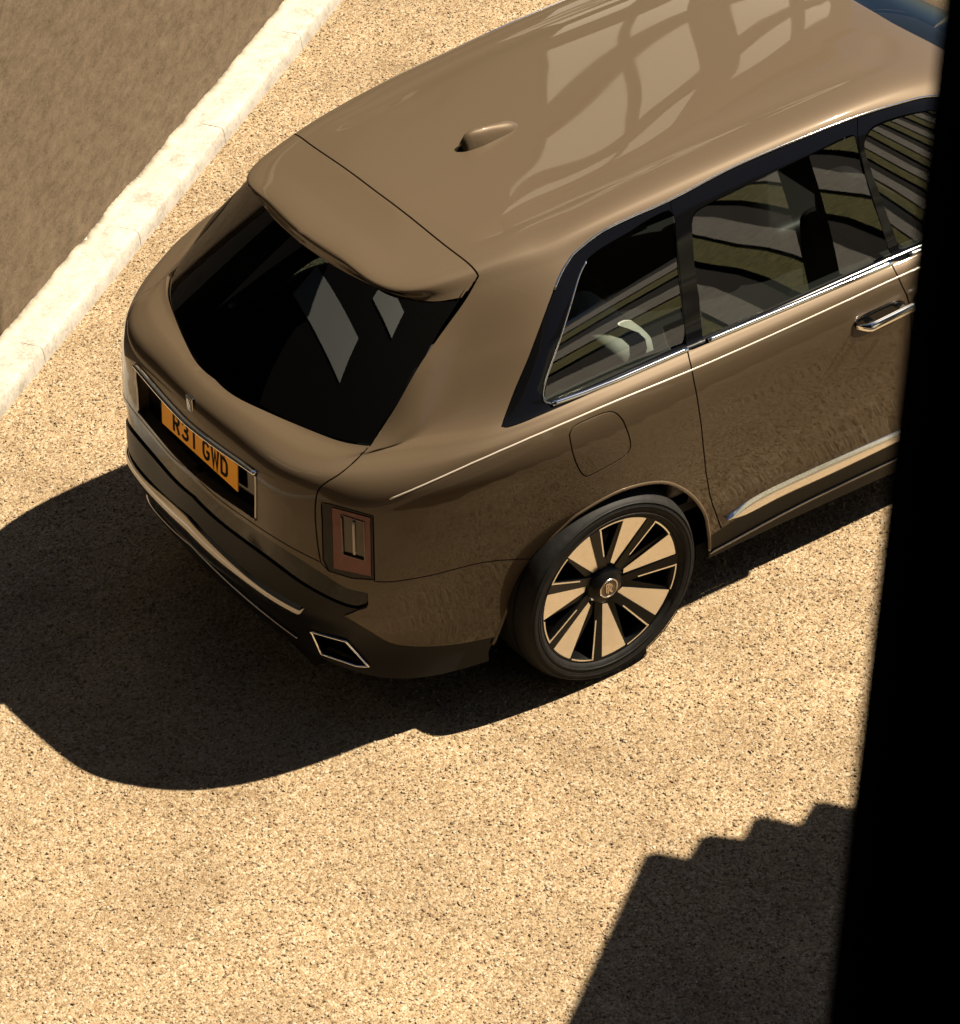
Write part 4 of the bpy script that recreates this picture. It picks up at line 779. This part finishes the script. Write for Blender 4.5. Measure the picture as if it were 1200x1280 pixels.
for i, ch in enumerate('R31GWD'):
    bm, ev = strokes_bm(ch, lambda a, b, h: pp(x_+a/1000, pz0+.016+b/1000, .0014), 13)
    for v in ev: v.co.x += .0013
    o = bm_obj('character', bm, INK, npl); o['label'] = 'black character '+ch
    x_ += .050+(.011 if i != 2 else .033)
# small badge over the plate
bc = surf_s(0.02, 5.8)[0]
bm = box_bm((bc[0]-.007, -.021, bc[2]-.034), (bc[0]+.01, .021, bc[2]+.034)); bdg = bm_obj('badge', bm, DCHR, tg, False, .003)
bm = box_bm((bc[0]-.0085, -.0165, bc[2]-.029), (bc[0]-.004, .0165, bc[2]+.029)); bm_obj('badge_field', bm, BLK, bdg, False, .001)
for k, (dy, dz) in enumerate(((-.002, .006), (.003, -.003))):
    bm, ev = strokes_bm('R', lambda a, b, h: Vector((bc[0]-.0098, -(dy+(a-25)*.00030), bc[2]+dz+(b-40)*.00042)), 10)
    for v in ev: v.co.x += .001
    bm_obj('monogram', bm, EMB, bdg)

# door handles (chrome, meeting at the coach-door gap)
def handle(parent, u0, u1, v0, v1, side, taper0=True):
    n_ = 18; VV = []; F_ = []
    for i in range(n_):
        t = i/(n_-1); q = (u0+(u1-u0)*t, v0+(v1-v0)*t); c_ = surf_s(*q)[0]; N0 = normal_at(q)[0]
        e = math.sin(min(1, t*5)*math.pi/2) if taper0 else 1.
        lift = .036*e+.004; hz = .0175*(.55+.45*e); dp = .014*(.5+.5*e)
        for a in np.linspace(0, 2*np.pi, 12, endpoint=False):
            VV.append(c_+N0*(lift+math.cos(a)*dp)+np.array([0, 0, 1])*math.sin(a)*hz)
    for i in range(n_-1):
        for j in range(12): F_.append((i*12+j, i*12+(j+1) % 12, (i+1)*12+(j+1) % 12, (i+1)*12+j))
    F_.append(tuple(range(12))); F_.append(tuple(range((n_-1)*12, n_*12))[::-1])
    return trim('door_handle', (VV, F_), CHR, parent, side)
def recess_patch(parent, u, v, a, b, side):  # flat black patch painting the shaded hollow behind the handle
    VV = []; F_ = []; rings = [(1, .0006), (.93, .0016), (.7, .0018), (.0, .0018)]
    for (k, h) in rings:
        for th in np.linspace(0, 2*np.pi, 28, endpoint=False):
            c_, s__ = math.cos(th), math.sin(th); q = (u+a*k*math.copysign(abs(c_)**.7, c_), v+b*k*math.copysign(abs(s__)**.7, s__)); VV.append(surf_s(*q)[0]+normal_at(q)[0]*h)
    for r_ in range(3):
        for j in range(28): F_.append((r_*28+j, r_*28+(j+1) % 28, (r_+1)*28+(j+1) % 28, (r_+1)*28+j))
    return trim('handle_shade_patch', (VV, F_[:56]+[tuple(range(56, 84))]), BLK, parent, side)
rds = [o for o in car.children if o.name.startswith('rear_door')]; fds = [o for o in car.children if o.name.startswith('front_door')]
for sd in (0, 1):
    h1 = handle(rds[sd], 6.735, 7.015, 4.80, 4.86, sd == 1); recess_patch(h1, 6.86, 4.72, .145, .30, sd == 1)
    for t_ in (6.80, 6.97):
        q = surf_s(t_, 4.83)[0]; bm = box_bm((q[0]-.012, q[1]-.03, q[2]-.006), (q[0]+.012, q[1]+.004, q[2]+.006))
        if sd: bmesh.ops.scale(bm, vec=(1, -1, 1), verts=bm.verts)
        bm_obj('handle_post', bm, CHR, h1)
    h2 = handle(fds[sd], 7.30, 7.035, 4.88, 4.86, sd == 1); recess_patch(h2, 7.17, 4.76, .125, .28, sd == 1)

# roof aerial fin
fb = on((2.0, 12.9))[0]
V = []; F_ = []
x0, x1 = .080, .318; n_ = 14
for i in range(n_):
    t = i/(n_-1); x = x0+(x1-x0)*t; zb = np.interp(x, [-.2, .0, .1, .24, .5], [1.673, 1.693, 1.699, 1.711, 1.742])-.004
    hh = .004+.062*np.interp(t, [0, .08, .2, .5, .8, .93, 1], [.55, .95, 1.0, .82, .52, .3, .04]); wd = .036*np.interp(t, [0, .1, .3, .8, .95, 1], [.6, .8, 1.0, .95, .7, .3])
    for a in np.linspace(0, math.pi, 9): V.append((x, math.cos(a)*wd*(1-.35*math.sin(a)), zb+hh*math.sin(a)**.8))
for i in range(n_-1):
    for j in range(8): F_.append((i*9+j, i*9+j+1, (i+1)*9+j+1, (i+1)*9+j))
F_.append(tuple(range(9)))
fin = trim('roof_aerial', (V, F_), P, car)
zb = 1.694; bm = bmesh.new(); k = [(x0-.030, .0, zb+.001), (x0+.001, .013, zb), (x0+.004, .020, zb+.004), (x0+.002, 0, zb+.026), (x0+.004, -.020, zb+.004), (x0+.001, -.013, zb)]
vs = [bm.verts.new(p) for p in k]
for f in ((0, 1, 2, 3), (0, 3, 4, 5), (0, 5, 1)): bm.faces.new([vs[i] for i in f])
bm_obj('aerial_tail', bm, BLK, fin)
# soft crease moulding along each roof side
# ---- inner structures: lining, floor, wheel housings, seats
ring = [surf_s(u, .15)[0] for u in np.linspace(0, 12, 60)]
poly = [(p[0], p[1]*.97) for p in ring]+[(p[0], -p[1]*.97) for p in ring[::-1][1:-1]]
# underbody between the wheel housings
bm = bmesh.new()
for lo_, hi_ in (((-.98, -.55, .24), (4.0, .55, .30)), ((.49, -.832, .20), (2.80, .832, .27)), ((-.80, -.72, .30), (-.50, .72, .34)), ((3.8, -.75, .30), (3.92, .75, .34))): box_bm(lo_, hi_, bm)
bm_obj('underbody', bm, DARK, car)
cu_ = np.arange(0, 12.01, .25); cv_ = np.arange(1.4, 13.01, .25)
cu_[-1] = 12; cv_[-1] = 13
GUu, GVv = np.meshgrid(cu_, cv_, indexing='ij'); q_ = np.stack([GUu.ravel(), GVv.ravel()], 1)
IP = surf_s(q_[:, 0], q_[:, 1])-normal_at(q_)*.055
wins = [phys(np.array(REG[i][1])) for i in range(len(REG)) if REG[i][0] in ('rear_window', 'quarter_glass', 'rear_door_glass', 'front_door_glass', 'windscreen')]
F_ = []
for i in range(len(cu_)-1):
    for j in range(len(cv_)-1):
        if cu_[i] > 8.2 and cv_[j] < 7.7: continue
        cc_ = phys(np.array([[(cu_[i]+cu_[i+1])/2, (cv_[j]+cv_[j+1])/2]]))
        if cu_[i] < 3.2 and 9.2 < cv_[j] < 12.3: continue
        if any(inpoly(cc_, w_)[0] for w_ in wins): continue
        P4 = surf_s((cu_[i]+cu_[i+1])/2, (cv_[j]+cv_[j+1])/2)[0]
        if P4[2] < .9 and (math.hypot(P4[0], P4[2]-.4) < .56 or math.hypot(P4[0]-3.295, P4[2]-.4) < .56): continue
        k = len(cv_); F_.append((i*k+j, (i+1)*k+j, (i+1)*k+j+1, i*k+j+1))
k = len(IP); F_ += [tuple(a+k for a in f[::-1]) for f in F_]
mesh_obj('cabin_lining', np.vstack([IP, IP*[1, -1, 1]]), F_, TRIMI, car, smooth=True)
bm = bmesh.new(); box_bm((-.66, -.80, .80), (-.06, .80, .84), bm); box_bm((-.10, -.80, .42), (2.7, .80, .46), bm)
bm_obj('cabin_floor', bm, CARP, car)
def cushion(bm, lo, hi, r=.05, lean=0.):
    b2 = box_bm(lo, hi); bmesh.ops.bevel(b2, geom=list(b2.edges), offset=r, segments=4, profile=.6, affect='EDGES')
    c_ = Vector(((lo[0]+hi[0])/2, 0, lo[2]))
    for v in b2.verts: v.co.x -= (v.co.z-lo[2])*lean
    tmp = bpy.data.meshes.new('t'); b2.to_mesh(tmp); b2.free(); bm.from_mesh(tmp); bpy.data.meshes.remove(tmp)
DLEA = mat('dark_leather', (.02, .017, .015), .5)
for (sx, nm, lm) in ((.46, 'rear_seat', LEA), (1.75, 'front_seat', DLEA)):
    for sy in ((-.54, .54) if nm == 'rear_seat' else (-.44, .44)):
        bm = bmesh.new(); cushion(bm, (sx-.10, sy-.28, .50), (sx+.46, sy+.28, .68), .06); stt = bm_obj(nm, bm, DLEA, car, True)
        bm = bmesh.new(); cushion(bm, (sx-.24, sy-.28, .60), (sx-.08, sy+.28, 1.02), .07, .10); bm_obj('backrest', bm, DLEA, stt, True)
        bm = bmesh.new(); cushion(bm, (sx-.27, sy-.23, 1.0), (sx-.07, sy+.20, 1.225), .085, .10); bm_obj('headrest', bm, lm, stt, True)
bm = bmesh.new(); cushion(bm, (2.25, -.78, .85), (2.75, .78, 1.13), .09); bm_obj('dashboard', bm, TRIMI, car, True)
# wheel housings
for cx in (0, 3.295):
    for sg in (-1, 1):
        V = []; F_ = []; n_ = 26
        for yy in (.775, .45):
            for a in np.linspace(-.35, math.pi+.35, n_): V.append((cx+math.cos(a)*.475, sg*yy, .40+math.sin(a)*.475))
        for i in range(n_-1): F_.append((i, i+1, n_+i+1, n_+i))
        F_.append(tuple(range(n_, 2*n_)))
        mesh_obj('wheel_housing', V, F_, DARK, car, smooth=False)
# dark lip round each wheel opening
for sd in (False, True):
    trim('arch_lip', sweep_on(arch[3:-4], .016, .007, -.002), P, car, sd)
    trim('arch_lip', sweep_on(fa[2:-2], .016, .007, -.002), P, car, sd)

# ---- wheels
WR, RR = .385, .290; WZ = .385
def lathe(profile, n_=72):
    V = []; F_ = []; m_ = len(profile)
    for i in range(n_):
        a = 2*math.pi*i/n_
        for r_, y in profile: V.append((r_*math.cos(a), y, r_*math.sin(a)))
    for i in range(n_):
        for j in range(m_-1): F_.append((i*m_+j, ((i+1) % n_)*m_+j, ((i+1) % n_)*m_+j+1, i*m_+j+1))
    return V, F_
def vf_bm(V, F_):
    bm = bmesh.new(); vs = [bm.verts.new(v) for v in V]
    for f in F_: bm.faces.new([vs[i] for i in f])
    return bm
def pol(r_, deg, y): return (r_*math.cos(math.radians(deg)), y, r_*math.sin(math.radians(deg)))
def slab(bm, outer, depth):          # outer: list of points (outer face), extruded inward (+y)
    a = [bm.verts.new(p) for p in outer]; b = [bm.verts.new((p[0], p[1]+depth, p[2])) for p in outer]; k = len(a)
    bm.faces.new(a); bm.faces.new(b[::-1])
    for i in range(k): bm.faces.new((a[i], b[i], b[(i+1) % k], a[(i+1) % k]))
def arcpts(r_, d0, d1, y, n_=8): return [pol(r_, d0+(d1-d0)*i/n_, y) for i in range(n_+1)]
def make_wheel():      # local frame: axis along y, outer face towards -y, hub at origin
    wh = empty('wheel'); wh.parent = car
    t_prof = [(.292, .018), (.298, .000), (.312, -.010), (.335, -.017), (.355, -.016), (.368, -.006), (.377, .012), (.382, .03), (.385, .06), (.386, .13), (.384, .20), (.376, .235), (.345, .255), (.29, .25)]
    ty = bm_obj('tyre', vf_bm(*lathe(t_prof, 96)), TYR, wh, True)
    # sidewall ribs
    for r_ in (.318, .345, .361):
        bm = vf_bm(*lathe([(r_-.0014, -.0145 if r_ < .33 else -.0165), (r_, -.0185 if r_ < .35 else -.0175), (r_+.0014, -.0150 if r_ < .35 else -.012)], 96)); bm_obj('sidewall_rib', bm, TYR, ty, True)
    # tread grooves
    for yy in (.055, .10, .15, .195):
        bm_obj('tread_groove', vf_bm(*lathe([(.3862, yy-.004), (.3868, yy), (.3862, yy+.004)], 96)), DARK, ty, True)
    rim = bm_obj('rim', vf_bm(*lathe([(.292, .012), (.292, .0), (.286, .001), (.281, .010), (.272, .03), (.262, .09), (.262, .21), (.286, .24)], 96)), WBLK, wh, True)
    bm_obj('rim_edge', vf_bm(*lathe([(.2935, .004), (.2925, -.002), (.2895, -.002), (.2865, .003)], 96)), WBLK, rim, True)
    bm_obj('brake_disc', vf_bm(*lathe([(.05, .12), (.20, .12), (.20, .14), (.05, .14)], 64)), mat('brake_disc_steel', (.03, .03, .03), .4, 1), wh, True)
    bm_obj('hub_back', vf_bm(*lathe([(.0, .05), (.085, .05), (.10, .07), (.12, .12)], 48)), WBLK, rim, True)
    for k in range(7):
        a = 66.5-51.43*k
        # polished blade, slightly dished towards the hub
        bm = bmesh.new(); outer = [pol(.085, a+9, .038), pol(.070, a-12, .040)]+arcpts(.2865, a-9.5, a+10, .002, 5)
        outer = [pol(.088, a+6, .038), pol(.080, a-14, .040), pol(.2865, a-10.5, .003), pol(.2872, a-3, .003), pol(.2872, a+4, .003), pol(.2865, a+11, .003)]
        slab(bm, outer, .012); sp = bm_obj('spoke_blade', bm, POL, wh, False, .0012, 1)
        # black arm beside it
        bm = bmesh.new(); arm = [pol(.070, a-10, .036), pol(.066, a-42, .038), pol(.2865, a-18.5, .000), pol(.2872, a-14, .000), pol(.2865, a-10.3, .000)]
        slab(bm, arm, .030); bm_obj('spoke_arm', bm, WBLK, wh, False, .0015, 1)
        bm = bmesh.new(); arm = [pol(.070, a+30, .044), pol(.070, a+2, .044), pol(.200, a+8, .02), pol(.2865, a+10.8, .010), pol(.2865, a+12.5, .012)]
        slab(bm, arm, .030); bm_obj('spoke_web', bm, WBLK, wh, False, .0015, 1)
        # fine polished outline of the dark opening: along the arm and along the rim
        bm = bmesh.new(); p0, p1 = pol(.135, a-22.0, .024), pol(.283, a-18.6, -.0012); q0, q1 = pol(.138, a-24.0, .024), pol(.279, a-19.9, -.0008)
        slab(bm, [p0, p1, q1, q0], .006)
        o1 = arcpts(.2868, a-18.4, a-39.5, -.001, 8); i1 = arcpts(.2815, a-39.5, a-18.4, -.001, 8); slab(bm, o1+i1, .005)
        bm_obj('polished_outline', bm, POL, sp)
    cap = bm_obj('centre_cap', vf_bm(*lathe([(.0, .012), (.040, .012), (.047, .016), (.060, .020), (.074, .034), (.080, .05), (.08, .07)], 48)), WBLK, wh, True)
    bm_obj('cap_ring', vf_bm(*lathe([(.0325, .0125), (.0335, .009), (.0375, .009), (.0385, .0125)], 48)), EMB, cap, True)
    bm_obj('cap_field', vf_bm(*lathe([(.0, .0105), (.0325, .0108)], 40)), mat('brown_cap_enamel', (.05, .035, .02), .2), cap, True)
    for (dx, dz) in ((-.0035, .003), (.0035, -.003)):
        bm, ev = strokes_bm('R', lambda a_, b_, h: Vector(((a_-25)*.00048+dx, .0088, (b_-36)*.00050+dz)), 9)
        for v in ev: v.co.y += .0014
        bm_obj('monogram', bm, EMB, cap)
    for ch in wh.children:
        if ch.name.split('.')[0] != 'tyre': ch.scale = (1.022, 1, 1.022)
    return wh
wh = make_wheel(); wh.location = (0.0, -.972, WZ)
def copy_tree(o, parent):
    c_ = o.copy(); link(c_, parent)
    for ch in list(o.children): copy_tree(ch, c_)
    return c_
for (x, y, rz, ry) in ((3.295, -.972, 0, 37), (0, .972, math.pi, 12), (3.295, .972, math.pi, 80)):
    c_ = copy_tree(wh, car); c_.location = (x, y, WZ); c_.rotation_euler = (0, math.radians(ry), rz)

# ================================================================ SURROUNDINGS
# the building the view is taken from: facade, window jamb beside the lens
FAC = stucco('dark_timber_facade', (.012, .010, .009), (.022, .018, .015), (.035, .03, .025), 5)
JAMB = mat('dark_window_frame', (.0015, .0017, .002), .8, 0, 0, .0)
def ray(px, py, d): 
    v = cf+cr*((px-600)/FPX)-cu*((py-640)/FPX); return CAM+v*d
win = empty('window_frame', tuple(CAM+cf*1.2)); tag(win, 'dark upright window frame at the right edge, close to the viewer', 'window frame')
wi = Matrix.Translation(Vector(tuple(CAM+cf*1.2))).inverted()
e0, e1 = ray(1205, 20, 1.15), ray(1048, 1380, 1.15); ax = (e0-e1); ax /= np.linalg.norm(ax)
sidev = np.cross(cf, ax); sidev /= np.linalg.norm(sidev)
if sidev@cr < 0: sidev = -sidev
dpt = np.cross(sidev, ax); dpt = dpt if dpt@cf > 0 else -dpt
top, bot = e0+ax*.5, e1-ax*.6
bm = bmesh.new(); q = []
for base in (bot, top):
    for (a, b) in ((0, 0), (.16, 0), (.16, .07), (.0, .07)): q.append(bm.verts.new(base+sidev*a+dpt*b))
for f in ((0, 1, 2, 3), (4, 7, 6, 5), (0, 4, 5, 1), (1, 5, 6, 2), (2, 6, 7, 3), (3, 7, 4, 0)): bm.faces.new([q[i] for i in f])
o = bm_obj('jamb', bm, JAMB, win, False, .006); o.matrix_parent_inverse = wi

# facade with the open window the picture is taken through (the viewer stands inside)
fc_ = empty('viewing_building', (-5.9, -7.3, 0)); tag(fc_, 'dark clad building whose window frame closes the right edge', 'building')
def part(name, lo, hi, m, parent, bev=0.): o = bm_obj(name, box_bm(lo, hi), m, parent, False, bev); o.matrix_parent_inverse = Matrix.Translation(parent.location).inverted(); return o
WX0, WX1, WZ0, WZ1 = -8.6, -1.1, 4.9, 8.7; BX0, BX1, BH = -18, -.6, 12.5
part('wall', (BX0, -7.62, 0), (BX1, -7.30, WZ0), FAC, fc_); part('wall', (BX0, -7.62, WZ1), (BX1, -7.30, BH), FAC, fc_)
part('wall', (BX0, -7.62, WZ0+.002), (WX0, -7.302, WZ1-.002), FAC, fc_); part('wall', (WX1, -7.62, WZ0+.002), (BX1, -7.302, WZ1-.002), FAC, fc_)
part('room_floor', (-11, -12, 4.3), (-1, -7.63, 4.5), DARK, fc_); part('room_ceiling', (-11, -12, 9.0), (-1, -7.63, 9.2), DARK, fc_)
part('room_wall', (-11, -12.2, 4.5), (-1, -12.0, 9.0), DARK, fc_); part('room_wall', (-11.2, -12, 4.5), (-11.0, -7.63, 9), DARK, fc_); part('room_wall', (-1.0, -12, 4.5), (-.8, -7.63, 9), DARK, fc_)
part('roof', (BX0-.3, -16, BH+.002), (BX1+.2, -6.9, BH+.25), FAC, fc_); part('wall', (BX1-.3, -16, 0), (BX1, -7.63, BH), FAC, fc_); part('wall', (BX0, -16, 0), (BX0+.3, -7.63, BH), FAC, fc_); part('wall', (BX0, -16.3, 0), (BX1, -16.002, BH), FAC, fc_)
# added unseen slab, its stepped edge traced back from the toothed shade
sh = [(-1.128, -2.302), (-.441, -1.817), (-.357, -1.929), (-.236, -1.861), (-.145, -1.964), (-.037, -1.894), (.05, -2.024), (.176, -1.956), (.25, -2.07)]
x_, y_ = .25, -2.07
for k in range(17): sh += [(x_+.13, y_+.07), (x_+.206, y_-.045)]; x_ += .206; y_ -= .045
HC = 3.0; cz = SUND.z; top_ = [(p[0]+HC*SUND.x/cz, p[1]+HC*SUND.y/cz) for p in sh]
poly_ = top_+[(top_[-1][0], top_[-1][1]-1.5), (1.3, -4.1), (top_[0][0]-.80, top_[0][1]-.555)]
cn = empty('shadow_caster', (2, -4, 0)); tag(cn, 'added stepped slab, shaped to cast the toothed shade at lower right', 'shadow_caster')
o = prism('caster_slab', poly_, HC, HC+.06, FAC, cn); o.matrix_parent_inverse = Matrix.Translation(cn.location).inverted()
for p in ((2.6, -3.3), (5.3, -3.6)): part('post', (p[0]-.06, p[1]-.06, 0), (p[0]+.06, p[1]+.06, HC-.002), FAC, cn)

OBW = mat('backdrop_pale_panel', (.36, .40, .40), .6); OBD = stucco('backdrop_dark_cladding', (.003, .003, .003), (.005, .005, .005), (.008, .008, .008), 4)
ob_ = empty('rear_glass_backdrop', (-12, 6, 0)); tag(ob_, 'added dark block with two pale panels, there to be mirrored in the rear window', 'building')  # added unseen block, mirrored in the rear window as dark with pale patches
for nm, lo, hi, m in (('wall', (-19, -9, 0), (-12, 24, 22), OBD), ('reflected_panel', (-11.998, 1.5, 10.0), (-11.93, 10.8, 12.3), OBW), ('reflected_panel', (-11.998, -1.6, 14.3), (-11.93, 2.2, 15.8), OBW), ('roof', (-19.3, -9.3, 22.002), (-11.7, 24.3, 22.3), OBD)):
    o = bm_obj(nm, box_bm(lo, hi), m, ob_); o.matrix_parent_inverse = Matrix.Translation(ob_.location).inverted()

# added unseen dark block beyond the wall, its white panels mirrored on the roof
hs = empty('roof_reflection_backdrop', K(18, 3, 0)); tag(hs, 'added tall dark block with white panels to be mirrored in the car roof', 'backdrop')
HW = mat('white_reflected_panel', (.72, .70, .66), .6); HD = stucco('backdrop_dark_boarding', (.004, .0035, .003), (.008, .007, .006), (.012, .010, .009), 4)
def kbox(name, s0, s1, t0, t1, z0, z1, m, parent):
    pl_ = [K(s0, t0), K(s1, t0), K(s1, t1), K(s0, t1)]; o = prism(name, [(p[0], p[1]) for p in pl_], z0, z1, m, parent)
    o.matrix_parent_inverse = Matrix.Translation(hs.location).inverted(); return o
kbox('wall', 1.0, 46, 3.1, 11, 0, 24, HD, hs)
for (s0, s1) in ((12.1, 14.6), (15.2, 18.4), (21.8, 28.5), (31, 36)):
    for (z0, z1) in ((5.2, 7.2), (8.6, 10.6), (11.6, 14.0), (15.2, 17.6)):
        wn = kbox('window', s0, s1, 3.02, 3.098, z0, z1, HW, hs)  # white panels placed to show as pale patches in the roof paint
        kbox('panel_bar', s0+.05, s1-.05, 2.96, 3.018, (z0+z1)/2-.06, (z0+z1)/2+.06, HD, wn)
kbox('roof', .7, 46.3, 2.7, 11.3, 24.002, 24.4, HD, hs)
# added unseen slope on the near side, striped for the side-glass reflections
GRS = mat('backdrop_green', (.06, .065, .02), .8, 0, 0, .1); n = noise(GRS, 14, 6, .7)
lk(GRS, ramp(GRS, n.outputs['Fac'], [(.35, (.07, .085, .02)), (.5, (.17, .17, .05)), (.66, (.28, .24, .10))]).outputs['Color'], bsdf(GRS).inputs['Base Color'])
STB = stucco('backdrop_pale_stripe', (.26, .25, .23), (.36, .35, .32), (.45, .43, .40), 8); SOIL = mat('backdrop_dark_stripe', (.008, .007, .006), .95)
bk = empty('side_glass_backdrop', (1, -5.6, 0)); tag(bk, 'added slope with green, pale and dark stripes to be mirrored in the side windows', 'bank', kind='structure')
def strip(name, xa, wdt, m, lift=0.):
    bm = bmesh.new(); n_ = 14; a = []; b = []
    for i in range(n_+1):
        t = i/n_; y = -5.0-8.5*t; z = 8.5*t*.84+lift; x = xa+1.7*t+.02*math.sin(i*1.7+xa); a.append(bm.verts.new((x, y, z))); b.append(bm.verts.new((x+wdt, y, z)))
    for i in range(n_): bm.faces.new((a[i], b[i], b[i+1], a[i+1]))
    o = bm_obj(name, bm, m, bk); o.matrix_parent_inverse = Matrix.Translation(bk.location).inverted()
for k in range(16):
    x_ = .7+k*.78
    strip('green_stripe', x_, .26, GRS); strip('pale_stripe', x_+.262, .24, STB, .03); strip('dark_stripe', x_-.02, .84, SOIL, -.05)
LN = mat('bounce_blocker_dark', (.018, .017, .016), .8)  # for an added dark sheet that cuts bounce light onto the car's side
ln_ = mesh_obj('bounce_blocker', [(-30, -7.25, .004), (30, -7.25, .004), (30, -3.9, .004), (-30, -3.9, .004)], [(0, 1, 2, 3)], LN); tag(ln_, 'added dark sheet beside the gravel yard that cuts bounce light', kind='structure')
